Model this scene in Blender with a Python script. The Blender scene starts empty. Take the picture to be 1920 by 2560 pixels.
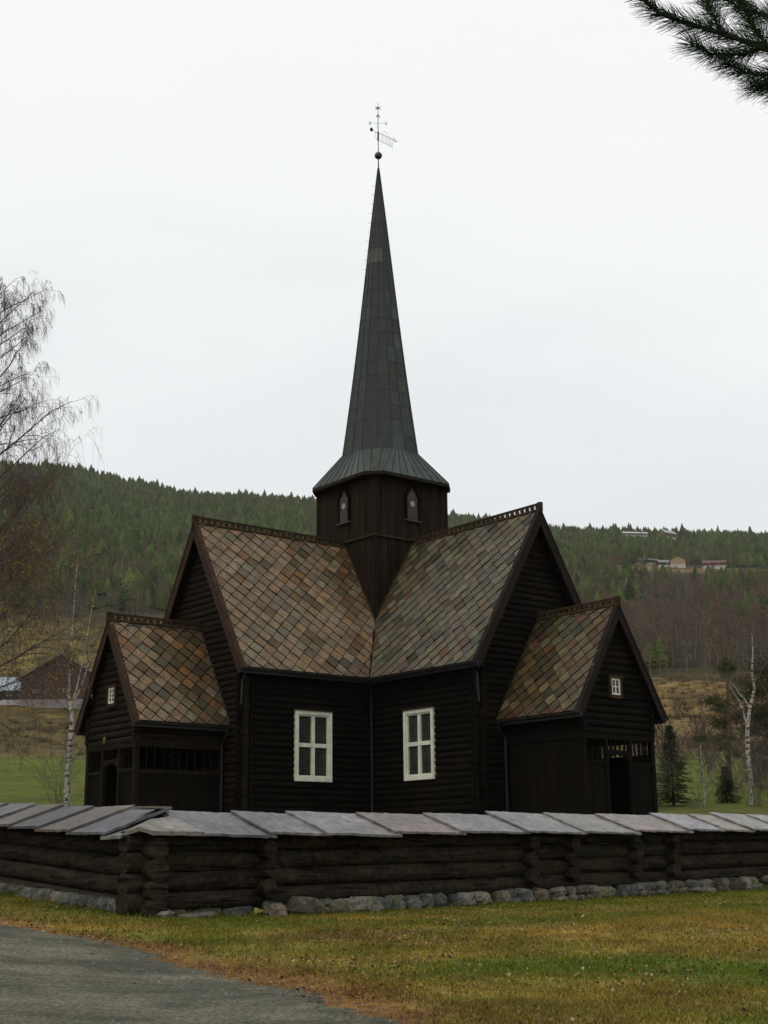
import bpy, math, random
import numpy as np
from mathutils import Matrix, Vector
random.seed(7); RNG = np.random.default_rng(11)
sc = bpy.context.scene; C = sc.collection
# ---------------------------------------------------------------- camera
F, PITCH, ROLL = 3499.23, 0.246457, -0.009781
cd = bpy.data.cameras.new('camera'); cam = bpy.data.objects.new('camera', cd); C.objects.link(cam)
cd.sensor_fit = 'VERTICAL'; cd.sensor_height = 36.0; cd.lens = 36.0*F/2560; cd.clip_start = .05; cd.clip_end = 9000
d = Vector((0, math.cos(PITCH), math.sin(PITCH))); rt = Vector((1, 0, 0)); up = rt.cross(d)
Rv = rt*math.cos(ROLL)+up*math.sin(ROLL); Uv = -rt*math.sin(ROLL)+up*math.cos(ROLL)
m4 = Matrix((Rv, Uv, -d)).transposed().to_4x4(); m4.translation = Vector((0, 0, 1.55)); cam.matrix_world = m4
sc.camera = cam
# ---------------------------------------------------------------- sky and sun (overcast)
SUN_EL, SUN_AZ = math.radians(48), math.radians(215)     # azimuth clockwise from +Y: behind the camera, to the left
w = bpy.data.worlds.new("World"); sc.world = w; w.use_nodes = True
nt = w.node_tree; nt.nodes.clear()
def N(t, **k):
    n = nt.nodes.new(t)
    for a, b in k.items(): setattr(n, a, b)
    return n
out = N('ShaderNodeOutputWorld'); bgA = N('ShaderNodeBackground'); bgB = N('ShaderNodeBackground'); mx = N('ShaderNodeMixShader')
sky = N('ShaderNodeTexSky'); sky.sky_type = 'NISHITA'; sky.sun_disc = False; sky.sun_elevation = SUN_EL; sky.sun_rotation = SUN_AZ
sky.dust_density = 3
bgA.inputs[1].default_value = .08; nt.links.new(sky.outputs[0], bgA.inputs[0])
tc = N('ShaderNodeTexCoord'); sep = N('ShaderNodeSeparateXYZ'); nt.links.new(tc.outputs['Generated'], sep.inputs[0])
rmp = N('ShaderNodeValToRGB'); el = rmp.color_ramp.elements
el[0].position = .0; el[0].color = (.74, .76, .775, 1); el[1].position = .62; el[1].color = (.975, .97, .965, 1)
e2 = el.new(.27); e2.color = (.85, .87, .88, 1); e3 = el.new(.4); e3.color = (.93, .945, .95, 1)
noi = N('ShaderNodeTexNoise'); mp = N('ShaderNodeMapping'); mp.inputs['Scale'].default_value = (1.6, 1.6, 5)
noi.inputs['Scale'].default_value = 1.7; noi.inputs['Detail'].default_value = 5; noi.inputs['Roughness'].default_value = .5
nt.links.new(tc.outputs['Generated'], mp.inputs[0]); nt.links.new(mp.outputs[0], noi.inputs[0])
ma = N('ShaderNodeMath', operation='MULTIPLY_ADD'); ma.inputs[1].default_value = .42; ma.inputs[2].default_value = -.21
nt.links.new(noi.outputs['Fac'], ma.inputs[0])
ad = N('ShaderNodeMath', operation='ADD'); nt.links.new(sep.outputs['Z'], ad.inputs[0]); nt.links.new(ma.outputs[0], ad.inputs[1])
nt.links.new(ad.outputs[0], rmp.inputs[0]); nt.links.new(rmp.outputs[0], bgB.inputs[0]); bgB.inputs[1].default_value = 1.06
mx.inputs[0].default_value = .95; nt.links.new(bgA.outputs[0], mx.inputs[1]); nt.links.new(bgB.outputs[0], mx.inputs[2])
nt.links.new(mx.outputs[0], out.inputs[0])
sd = bpy.data.lights.new('sun', 'SUN'); sd.energy = .6; sd.angle = math.radians(25); sd.color = (1, .96, .9)
so = bpy.data.objects.new('sun', sd); C.objects.link(so)
sv = Vector((math.sin(SUN_AZ)*math.cos(SUN_EL), math.cos(SUN_AZ)*math.cos(SUN_EL), math.sin(SUN_EL)))
so.rotation_euler = sv.to_track_quat('Z', 'Y').to_euler()
sc.view_settings.view_transform = 'Standard'; sc.view_settings.look = 'None'; sc.view_settings.exposure = 0; sc.view_settings.gamma = 1
try: sc.cycles.max_bounces = 6; sc.cycles.transparent_max_bounces = 8
except Exception: pass

HAZE = 6e-5
# ---------------------------------------------------------------- helpers
def hsh(ix, iy, s=0):
    n = (ix.astype(np.int64)*374761393 + iy.astype(np.int64)*668265263 + s*974711) & 0x7fffffff
    n = ((n ^ (n >> 13))*1274126177) & 0x7fffffff
    return ((n ^ (n >> 16)) & 0xffff)/65535.0
def vnoise(x, y, s=0):
    x = np.asarray(x, float); y = np.asarray(y, float)
    ix, iy = np.floor(x), np.floor(y); fx, fy = x-ix, y-iy
    fx = fx*fx*(3-2*fx); fy = fy*fy*(3-2*fy)
    a, b, c, e = hsh(ix, iy, s), hsh(ix+1, iy, s), hsh(ix, iy+1, s), hsh(ix+1, iy+1, s)
    return (a*(1-fx)+b*fx)*(1-fy)+(c*(1-fx)+e*fx)*fy
def fbm(x, y, s=0, o=4):
    r = 0; amp = .5; t = 0
    for i in range(o):
        r = r+amp*vnoise(np.asarray(x)*2**i+i*17.3, np.asarray(y)*2**i+i*9.1, s+i); t += amp; amp *= .55
    return r/t
def sstep(a, b, x): t = np.clip((np.asarray(x, float)-a)/(b-a), 0, 1); return t*t*(3-2*t)

class MB:
    def __init__(s): s.v = []; s.f = []; s.c = []
    def add(s, vs, fs, col=None):
        o = len(s.v); s.v += [tuple(p) for p in vs]; s.f += [tuple(i+o for i in f) for f in fs]
        s.c += [col]*len(fs)
    def box(s, x0, x1, y0, y1, z0, z1, col=None):
        s.add([(x0,y0,z0),(x1,y0,z0),(x1,y1,z0),(x0,y1,z0),(x0,y0,z1),(x1,y0,z1),(x1,y1,z1),(x0,y1,z1)],
              [(0,3,2,1),(4,5,6,7),(0,1,5,4),(1,2,6,5),(2,3,7,6),(3,0,4,7)], col)
    def beam(s, p, q, wd, ht, upv=(0,0,1), col=None):      # box beam from p to q
        p = Vector(p); q = Vector(q); a = (q-p).normalized(); sdv = a.cross(Vector(upv)).normalized(); u = sdv.cross(a)
        vs = []
        for e in (p, q):
            for sx, sz in ((-1,-1),(1,-1),(1,1),(-1,1)): vs.append(e+sdv*sx*wd/2+u*sz*ht/2)
        s.add(vs, [(0,1,2,3),(7,6,5,4),(0,4,5,1),(1,5,6,2),(2,6,7,3),(3,7,4,0)], col)
    def prism(s, pts, off, col=None):                      # polygon pts extruded by vector off
        n = len(pts); off = Vector(off); a = [Vector(p) for p in pts]; b = [p+off for p in a]
        s.add(a+b, [tuple(range(n-1,-1,-1)), tuple(range(n, 2*n))]+[(i,(i+1)%n,(i+1)%n+n,i+n) for i in range(n)], col)
    def tube(s, pts, rad, n=6, col=None, caps=True, ell=1.0):
        pts = [Vector(p) for p in pts]; m = len(pts); vs = []
        if not hasattr(rad, '__len__'): rad = [rad]*m
        for i, p in enumerate(pts):
            t = (pts[min(i+1, m-1)]-pts[max(i-1, 0)])
            t = t.normalized() if t.length > 1e-9 else Vector((0,0,1))
            rf = Vector((0,0,1)) if abs(t.z) < .9 else Vector((1,0,0))
            a = t.cross(rf).normalized(); b = a.cross(t).normalized()
            for k in range(n):
                g = 2*math.pi*k/n
                vs.append(p+a*math.cos(g)*rad[i]*ell+b*math.sin(g)*rad[i])
        fs = [(i*n+k, i*n+(k+1)%n, (i+1)*n+(k+1)%n, (i+1)*n+k) for i in range(m-1) for k in range(n)]
        if caps: fs += [tuple(range(n-1,-1,-1)), tuple((m-1)*n+k for k in range(n))]
        s.add(vs, fs, col)
    def lathe(s, prof, c=(0,0), n=16, col=None):
        vs = []; 
        for r, z in prof:
            for k in range(n): g = 2*math.pi*k/n; vs.append((c[0]+r*math.cos(g), c[1]+r*math.sin(g), z))
        fs = [(i*n+k, i*n+(k+1)%n, (i+1)*n+(k+1)%n, (i+1)*n+k) for i in range(len(prof)-1) for k in range(n)]
        fs += [tuple(range(n-1,-1,-1)), tuple((len(prof)-1)*n+k for k in range(n))]
        s.add(vs, fs, col)
def smesh(name, v, f, cols=None, mat=None, smooth=False):
    me = bpy.data.meshes.new(name); me.from_pydata(v, [], f); me.update()
    if cols is not None:
        a = me.color_attributes.new('col', 'FLOAT_COLOR', 'CORNER')
        cnt = [len(x) for x in f]
        cc = np.array([(c[0], c[1], c[2], 1) if c is not None else (1,1,1,1) for c in cols])
        a.data.foreach_set('color', np.repeat(cc, cnt, axis=0).ravel())
    if mat: me.materials.append(mat)
    if smooth: me.polygons.foreach_set('use_smooth', [True]*len(me.polygons))
    return me
def link(name, me, parent=None, loc=None):
    o = bpy.data.objects.new(name, me); C.objects.link(o)
    if parent: o.parent = parent
    if loc: o.location = loc
    return o
def obj(name, mb, mat, parent=None, smooth=False, loc=None):
    cols = mb.c if any(c is not None for c in mb.c) else None
    return link(name, smesh(name, mb.v, mb.f, cols, mat, smooth), parent, loc)
def thing(name, label, cat, loc=(0,0,0), rz=0, group=None):
    o = bpy.data.objects.new(name, None); C.objects.link(o); o.location = loc; o.rotation_euler = (0,0,rz)
    o.empty_display_size = .3
    return tag(o, label, cat, group)
def tag(o, label=None, cat=None, group=None, kind=None):
    if label: o['label'] = label
    if cat: o['category'] = cat
    if group: o['group'] = group
    if kind: o['kind'] = kind
    return o
def npmesh(name, V, T, col=None, mat=None):       # numpy triangles, one colour per vertex
    me = bpy.data.meshes.new(name); me.vertices.add(len(V)); me.vertices.foreach_set('co', np.ascontiguousarray(V, dtype=np.float32).ravel())
    me.loops.add(T.size); me.loops.foreach_set('vertex_index', np.ascontiguousarray(T, dtype=np.int32).ravel())
    k = T.shape[1]; me.polygons.add(len(T)); me.polygons.foreach_set('loop_start', np.arange(0, T.size, k, dtype=np.int32))
    try: me.polygons.foreach_set('loop_total', np.full(len(T), k, dtype=np.int32))
    except Exception: pass
    me.update(calc_edges=True); me.validate()
    if col is not None:
        a = me.color_attributes.new('col', 'FLOAT_COLOR', 'POINT')
        a.data.foreach_set('color', np.concatenate([col, np.ones((len(col),1))], 1).astype(np.float32).ravel())
    if mat: me.materials.append(mat)
    return me

# ---------------------------------------------------------------- materials
def mat(name, base=(.5,.5,.5), rough=.8, spec=.3, attr=False, var=.35, scale=4.0, stretch=(1,1,1), bump=.3, bscale=None, tint2=None, metallic=0, bdist=.02, coords='Object', detail=6, lo=.32, hi=.7, fine=0, transl=0, big=None, crack=None):
    m = bpy.data.materials.new(name); m.use_nodes = True; t = m.node_tree; t.nodes.clear()
    def n(ty, **k):
        q = t.nodes.new(ty)
        for a, b in k.items(): setattr(q, a, b)
        return q
    o = n('ShaderNodeOutputMaterial'); p = n('ShaderNodeBsdfPrincipled'); t.links.new(p.outputs[0], o.inputs[0])
    p.inputs['Roughness'].default_value = rough; p.inputs['Metallic'].default_value = metallic
    p.inputs['Specular IOR Level'].default_value = spec
    co = n('ShaderNodeTexCoord'); mpg = n('ShaderNodeMapping'); mpg.inputs['Scale'].default_value = stretch
    t.links.new(co.outputs[coords], mpg.inputs[0])
    ns = n('ShaderNodeTexNoise'); ns.inputs['Scale'].default_value = scale; ns.inputs['Detail'].default_value = detail; ns.inputs['Roughness'].default_value = .6
    t.links.new(mpg.outputs[0], ns.inputs[0])
    rp = n('ShaderNodeMapRange'); rp.inputs['From Min'].default_value = lo; rp.inputs['From Max'].default_value = hi
    t.links.new(ns.outputs['Fac'], rp.inputs[0])
    src = None
    if attr:
        at = n('ShaderNodeAttribute'); at.attribute_name = 'col'; src = at.outputs['Color']
    mix = n('ShaderNodeMix', data_type='RGBA')
    if tint2 is not None and not attr:
        mix.inputs[6].default_value = (*base, 1); mix.inputs[7].default_value = (*tint2, 1)
        t.links.new(rp.outputs[0], mix.inputs[0]); last = mix.outputs[2]
    else:
        mix.blend_type = 'MULTIPLY'; mix.inputs[0].default_value = 1
        if src: t.links.new(src, mix.inputs[6])
        else: mix.inputs[6].default_value = (*base, 1)
        r2 = n('ShaderNodeMapRange'); r2.inputs['To Min'].default_value = 1-var; r2.inputs['To Max'].default_value = 1+var
        t.links.new(rp.outputs[0], r2.inputs[0]); t.links.new(r2.outputs[0], mix.inputs[7]); last = mix.outputs[2]
    if fine:
        n3 = n('ShaderNodeTexNoise'); n3.inputs['Scale'].default_value = fine; n3.inputs['Detail'].default_value = 3
        t.links.new(co.outputs[coords], n3.inputs[0]); r3 = n('ShaderNodeMapRange'); r3.inputs['From Min'].default_value = .3; r3.inputs['From Max'].default_value = .7
        r3.inputs['To Min'].default_value = .55; r3.inputs['To Max'].default_value = 1.45; t.links.new(n3.outputs['Fac'], r3.inputs[0])
        m3 = n('ShaderNodeMix', data_type='RGBA', blend_type='MULTIPLY'); m3.inputs[0].default_value = 1
        t.links.new(last, m3.inputs[6]); t.links.new(r3.outputs[0], m3.inputs[7]); last = m3.outputs[2]
    if big:      # (scale, tint, amount, lo, hi): broad weathering blotches
        n4 = n('ShaderNodeTexNoise'); n4.inputs['Scale'].default_value = big[0]; n4.inputs['Detail'].default_value = 7; n4.inputs['Roughness'].default_value = .65
        t.links.new(co.outputs[coords], n4.inputs[0]); r4 = n('ShaderNodeMapRange'); r4.inputs['From Min'].default_value = big[3]; r4.inputs['From Max'].default_value = big[4]; r4.inputs['To Max'].default_value = big[2]
        t.links.new(n4.outputs['Fac'], r4.inputs[0]); m4_ = n('ShaderNodeMix', data_type='RGBA'); t.links.new(r4.outputs[0], m4_.inputs[0]); t.links.new(last, m4_.inputs[6]); m4_.inputs[7].default_value = (*big[1], 1); last = m4_.outputs[2]
    if crack:    # (stretch, scale, lo, hi): dark drying cracks along the grain
        mp5 = n('ShaderNodeMapping'); mp5.inputs['Scale'].default_value = crack[0]; t.links.new(co.outputs[coords], mp5.inputs[0])
        n5 = n('ShaderNodeTexNoise'); n5.inputs['Scale'].default_value = crack[1]; n5.inputs['Detail'].default_value = 3; t.links.new(mp5.outputs[0], n5.inputs[0])
        r5 = n('ShaderNodeMapRange'); r5.inputs['From Min'].default_value = crack[2]; r5.inputs['From Max'].default_value = crack[3]; r5.inputs['To Min'].default_value = .25; t.links.new(n5.outputs['Fac'], r5.inputs[0])
        m5 = n('ShaderNodeMix', data_type='RGBA', blend_type='MULTIPLY'); m5.inputs[0].default_value = 1; t.links.new(last, m5.inputs[6]); t.links.new(r5.outputs[0], m5.inputs[7]); last = m5.outputs[2]
    t.links.new(last, p.inputs['Base Color'])
    if bump:
        nb = n('ShaderNodeTexNoise'); nb.inputs['Scale'].default_value = bscale or scale*3; nb.inputs['Detail'].default_value = 6
        t.links.new(mpg.outputs[0], nb.inputs[0]); b = n('ShaderNodeBump'); b.inputs['Strength'].default_value = bump; b.inputs['Distance'].default_value = bdist
        t.links.new(nb.outputs['Fac'], b.inputs['Height']); t.links.new(b.outputs[0], p.inputs['Normal'])
    if transl:
        tr = n('ShaderNodeBsdfTranslucent'); t.links.new(last, tr.inputs[0]); ms = n('ShaderNodeMixShader'); ms.inputs[0].default_value = transl
        t.links.new(p.outputs[0], ms.inputs[1]); t.links.new(tr.outputs[0], ms.inputs[2]); t.links.new(ms.outputs[0], o.inputs[0])
    return m
M = {}
M['logx'] = mat('tarred_log_wood', (.0042,.0042,.0029), .75, .05, tint2=(.0115,.0088,.0055), scale=2.2, stretch=(.5,.5,3.5), bump=.5, bscale=9, lo=.45, hi=.8, big=(.5,(.022,.014,.008),.6,.52,.7), crack=((.6,.6,12),1.5,.36,.44))
M['brownlog'] = mat('weathered_brown_log_wood', (.0075,.006,.004), .75, .06, tint2=(.026,.0165,.010), scale=2.2, stretch=(.5,.5,3.5), bump=.5, bscale=9, lo=.35, hi=.75)
M['board'] = mat('tarred_board_wood', (.0048,.0046,.0032), .75, .05, tint2=(.020,.0095,.005), scale=3, stretch=(4,4,.18), bump=.4, bscale=8, lo=.5, hi=.78)
M['towerboard'] = mat('tower_board_wood', (.0085,.0075,.005), .75, .06, tint2=(.040,.021,.0105), scale=3, stretch=(4,4,.15), bump=.4, bscale=8, lo=.4, hi=.75)
M['barge'] = mat('bargeboard_wood', (.022,.013,.008), .7, .1, tint2=(.058,.032,.019), scale=3, stretch=(1,1,1), bump=.3)
M['bargedark'] = mat('dark_bargeboard_wood', (.009,.0068,.0055), .7, .1, tint2=(.022,.014,.011), scale=3, bump=.3)
M['crest'] = mat('ridge_crest_wood', (.020,.014,.008), .85, .1, tint2=(.060,.038,.018), scale=5, bump=.4)
M['under'] = mat('roof_underside_wood', (.008,.006,.005), .9, .05, var=.3, bump=0)
M['slate'] = mat('roof_slate', attr=True, var=.38, scale=3.2, rough=.55, spec=.3, bump=.5, bscale=14, bdist=.012, fine=23, big=(.6,(.066,.058,.030),.72,.46,.70))
M['sheet'] = mat('spire_sheet_metal', attr=True, var=.22, scale=1.6, stretch=(2,2,.5), rough=.55, spec=.2, bump=.12, bscale=3)
M['gutter'] = mat('gutter_metal', (.022,.020,.022), .5, .35, var=.3, bump=0)
M['white'] = mat('white_window_paint', (.68,.67,.56), .6, .25, var=.16, scale=3, bump=.05)
M['glass'] = mat('dark_glass', (.026,.030,.024), .14, .5, var=.6, scale=2, bump=.15, bscale=3)
M['lead'] = mat('lead_came', (.045,.05,.045), .5, .4, var=.2, bump=0)
M['louvre'] = mat('weathered_grey_louvre', (.075,.070,.064), .7, .2, var=.3, scale=4, bump=.2)
M['iron'] = mat('wrought_iron', (.04,.038,.04), .5, .4, var=.2, bump=0)
M['dark'] = mat('dark_interior_and_shadow', (.006,.005,.004), .9, .05, var=.3, bump=0)  # near-black for the porch ceiling and the shadow around tower windows
M['wlog'] = mat('weathered_wall_log', (.016,.013,.009), .85, .08, tint2=(.042,.034,.022), scale=1.6, stretch=(1,1,6), bump=.8, bscale=7, bdist=.02, lo=.36, hi=.72, fine=12, big=(.9,(.040,.040,.022),.6,.5,.7), crack=((1.3,1.3,20),1.2,.36,.44))
M['cope'] = mat('coping_slate', attr=True, var=.3, scale=1.5, rough=.45, spec=.32, bump=.45, bscale=6, bdist=.02, fine=9, big=(1.3,(.085,.085,.05),.6,.5,.72))
M['stone'] = mat('footing_stone', attr=True, var=.5, scale=4, rough=.9, spec=.2, bump=.8, bscale=9, bdist=.03, fine=20)
M['ground'] = mat('meadow_ground', attr=True, var=.25, scale=.9, rough=.95, spec=.1, bump=.6, bscale=9, bdist=.04, fine=11, coords='Object')
M['hill'] = mat('hillside_ground', attr=True, var=.35, scale=.05, rough=1, spec=.05, bump=.6, bscale=.3, bdist=1, fine=.22)
M['blade'] = mat('grass_blade', attr=True, var=.1, rough=.7, spec=.15, bump=0, transl=.25)
M['leaf'] = mat('dead_leaf', attr=True, var=.2, scale=20, rough=.7, spec=.2, bump=0)
M['gravel'] = mat('gravel', (.120,.118,.084), .95, .08, var=.42, scale=.9, big=(1.1,(.050,.052,.040),.75,.50,.66), bump=1, bscale=30, bdist=.02, fine=26, stretch=(1,2.2,1))
M['veg'] = mat('foliage', attr=True, var=.25, scale=1.5, rough=.8, spec=.1, bump=0, transl=.15)
M['farveg'] = mat('far_foliage', attr=True, var=.1, scale=.02, rough=.95, spec=.03, bump=0)
M['bark'] = mat('dark_bark', (.020,.016,.014), .9, .1, tint2=(.06,.05,.042), scale=6, bump=.5)
M['twig'] = mat('twig_bark', (.105,.085,.074), .9, .1, var=.3, bump=0)
def birch_mat():
    m = mat('birch_bark', (.40,.37,.31), .8, .2, tint2=(.03,.027,.025), scale=2.2, stretch=(1.5,1.5,4.2), bump=.2, lo=.52, hi=.58)
    return m
M['birch'] = birch_mat()
M['pinebark'] = mat('pine_bark', (.055,.028,.018), .9, .1, tint2=(.12,.06,.036), scale=4, bump=.5)

# ================================================================ TERRAIN
TH = np.array([-.6,-.27,-.225,-.175,-.142,-.092,-.053,.046,.079,.122,.187,.27,.6])
RID = np.array([.272,.279,.278,.268,.262,.261,.258,.246,.242,.234,.229,.220,.19])
KR = np.array([75,120,200,300,400,600,1000])
KL = np.array([.042,.060,.080,.0995,.120,.176,.240]); KM = np.array([.041,.060,.080,.100,.130,.175,.225]); KRt = np.array([.037,.056,.078,.100,.122,.160,.1985])
def near_h(x, y):
    z = .05*np.minimum(y, 17)+.012*np.clip(y-17, 0, 14)
    z = z+.06*np.clip(-x-1.8, 0, 9)*sstep(6, 15, y)
    z = np.where(y < 0, .02*y, z)
    return z+.025*(fbm(x*.6, y*.6, 3)-.5)*sstep(4, 9, np.hypot(x, y))
def ground_h(x, y):
    x = np.asarray(x, float); y = np.asarray(y, float); r = np.hypot(x, y); th = np.arctan2(x, y)
    n = near_h(x, y)
    fw = 1-sstep(1.0, 2.0, np.abs(th))
    t = np.clip((th+.27)/.54, 0, 1)
    tans = []
    for i in range(7):
        tans.append(np.where(t < .5, KL[i]+(KM[i]-KL[i])*t*2, KM[i]+(KRt[i]-KM[i])*(t-.5)*2))
    tans.append(np.interp(th, TH, RID))
    ks = [30,48,62]+list(KR)+[1500]
    zs = [near_h(x/np.maximum(r,1)*30, y/np.maximum(r,1)*30), 3.0+0*r, 3.15+0*r]+[k*tn+1.55 for k, tn in zip(list(KR)+[1500], tans)]
    f = zs[0]
    for i in range(len(ks)-1):
        u = np.clip((r-ks[i])/(ks[i+1]-ks[i]), 0, 1)
        f = np.where(r > ks[i], zs[i]*(1-u)+zs[i+1]*u, f)
    f = np.where(r > 1500, zs[-1]-(r-1500)*.12+0*r, f)
    bumpy = (fbm(x/60, y/60, 5)-.5)*sstep(110, 400, r)*6+(fbm(x/14, y/14, 8)-.5)*sstep(80, 250, r)*1.0
    z = np.where(r > 30, f+bumpy, n)
    flat = .02*y
    return z*fw+(np.minimum(z, 1.2)*0+0)*(1-fw)
def fence_band(x, y):
    # distance to the foot of the log wall
    d1 = np.abs(-(x+3.05)*.707+(y-18.3)*.707); d1 = np.where((x+3.05)*.707+(y-18.3)*.707 > -.3, d1, 9)
    d2 = np.abs((x+3.05)*.83+(y-18.3)*.557); d2 = np.where(-(x+3.05)*.557+(y-18.3)*.83 > -.3, d2, 9)
    return np.minimum(d1, d2)
PATH = [(3.5,3.5),(1.5,7.2),(.12,10.0),(-1.03,12.3),(-2.77,14.85),(-4.35,16.0),(-7.0,18.6),(-10.3,24),(-15,32)]
PX = np.array([p[0] for p in PATH]); PY = np.array([p[1] for p in PATH])
def path_edge_x(y): return np.interp(y, PY, PX)
def gcol(x, y):
    x = np.asarray(x, float); y = np.asarray(y, float)
    n1 = fbm(x*.55, y*.8, 21); n2 = fbm(x*2.1, y*2.6, 33); n3 = fbm(x*.25, y*.5, 41)
    green = np.array([.075,.098,.010]); olive = np.array([.140,.112,.022]); tan = np.array([.215,.138,.030]); brown = np.array([.125,.062,.020])
    g = sstep(.42, .62, n1)
    g = np.maximum(g, (1-sstep(.5, 1.7, fence_band(x, y)+(n2-.5)*1.4))*.9)
    blob = np.exp(-((x-2.4)/2.0)**2-((y-12.7-.12*(x-2.4))/.85)**2); g = np.clip(g*.75+blob*1.1, 0, 1)
    t = sstep(.5, .68, n3)*.5+np.exp(-((x-4.6)/2.6)**2-((y-17.8-.55*(x-3.4))/1.2)**2)*1.0+np.exp(-((x-.3)/1.6)**2-((y-14.6)/.8)**2)*.5
    t = np.clip(t*(.5+n2), 0, 1)*(1-g*.6)
    dp = (x-path_edge_x(y)); b = (1-sstep(.15, 1.1, dp+(n2-.5)*.9))*.9
    b = np.maximum(b, .7*np.exp(-((x+.35)/.9)**2-((y-15.9)/.8)**2)*(.4+n2))
    c = olive[None]*np.ones((x.size,1))
    for wgt, cc in ((g, green), (t, tan), (b, brown)):
        wgt = np.clip(wgt.ravel(), 0, 1)[:,None]; c = c*(1-wgt)+cc[None]*wgt
    return c*1.12*(.78+.44*n2.ravel())[:,None]
def tcol(x, y):
    r = np.hypot(x, y); th = np.arctan2(x, y); a = fbm(x/22, y/22, 61); b = fbm(x/6, y/6, 71); cN = fbm(x/70, y/70, 81)
    yard = np.array([.075,.080,.018]); field = np.array([.074,.092,.010]); rough = np.array([.092,.072,.022]); tanc = np.array([.15,.098,.036]); oc = np.array([.12,.095,.028]); fl = np.array([.030,.028,.014]); clr = np.array([.16,.115,.05])
    def mixc(c, cc, wt): wt = np.clip(wt, 0, 1)[:,None]; return c*(1-wt)+cc[None]*wt
    c = yard[None]*np.ones((r.size,1))
    c = mixc(c, field, sstep(66, 80, r)); 
    c = mixc(c, rough, sstep(150, 175, r+(a-.5)*40))
    c = mixc(c, tanc, sstep(175, 215, r+(a-.5)*50)*sstep(.05, .18, th)*(.35+.9*a))
    c = mixc(c, oc, sstep(330, 360, r)*(1-sstep(.0, .1, th)))
    c = mixc(c, fl, np.where(th < .02, sstep(520, 600, r+(a-.5)*60), sstep(360, 430, r+(a-.5)*50)))
    c = mixc(c, clr, sstep(920, 945, r)*(1-sstep(985, 1010, r))*sstep(.10, .15, th))
    c = mixc(c, clr, sstep(790, 810, r)*(1-sstep(840, 870, r))*sstep(.18, .22, th)*sstep(.45,.55,cN)*.8)
    c = mixc(c, clr, sstep(1440, 1460, r)*sstep(.17,.18,th)*(1-sstep(.215,.225,th)))
    d = fbm(x/2.2, y/2.2, 77); sp_ = sstep(.52,.68,fbm(x/9,y/9,79))*sstep(160,200,r)
    return c*(.55+.9*b)[:,None]*(.8+.4*cN)[:,None]*(.65+.7*d)[:,None]*(1-sp_*.35)[:,None]
def polar_sheet(name, rs, ths, mt):
    R, T = np.meshgrid(rs, ths, indexing='ij'); X = R*np.sin(T); Y = R*np.cos(T); Z = ground_h(X, Y)
    nr, n_ = R.shape; V = np.stack([X.ravel(), Y.ravel(), Z.ravel()], 1)
    i = np.arange(nr-1)[:,None]*n_+np.arange(n_-1)[None]; Q = np.stack([i, i+1, i+n_+1, i+n_], -1).reshape(-1,4)[:, ::-1]
    rr = R.ravel(); cn = gcol(V[:,0], V[:,1]); cf = tcol(V[:,0], V[:,1]); wt = sstep(30, 42, rr)[:,None]
    me = npmesh(name, V, Q, cn*(1-wt)+cf*wt, mt); me.polygons.foreach_set('use_smooth', [True]*len(me.polygons))
    o = link(name, me); return tag(o, kind='structure')
fine = np.linspace(-.5, .5, 321); side = np.linspace(.5, math.pi, 60)[1:]
ths = np.concatenate([-side[::-1], fine, side])
rs1 = np.concatenate([[.01, 1, 2, 3, 4, 5, 6, 7], np.linspace(8, 32, 150), np.geomspace(33, 260, 130)])
rs2 = np.concatenate([[260], np.geomspace(262, 1500, 190), [1506, 1530, 1600, 1750, 2000, 2500, 3200]])
polar_sheet('ground', rs1, ths, M['ground']); polar_sheet('hill', rs2, ths, M['hill'])
# gravel path: a thin sheet over the lawn, with a ragged edge
ys = np.concatenate([np.linspace(-6, 8, 20), np.linspace(8.1, 24, 400), np.linspace(24.5, 32, 15)])
V = []; Fq = []
for j, y in enumerate(ys):
    e = float(path_edge_x(y)) + (float(fbm(y*1.2, 0, 5))-.5)*.5+(float(fbm(y*6, 3, 6))-.5)*.45
    if y < 3.5: e = 3.5+(3.5-y)*.4
    xs = list(np.linspace(e-14, e-3, 6))+list(np.linspace(e-2.7, e, 14))
    for k, x in enumerate(xs):
        z = float(ground_h(x, y))+(.014 if k < len(xs)-1 else -.006)
        V.append((x, y, z))
nx = 20
for j in range(len(ys)-1):
    for k in range(nx-1): Fq.append((j*nx+k, j*nx+k+1, (j+1)*nx+k+1, (j+1)*nx+k))
o = link('gravel_path', smesh('gravel_path', V, Fq, None, M['gravel'], True)); tag(o, kind='structure')

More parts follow.
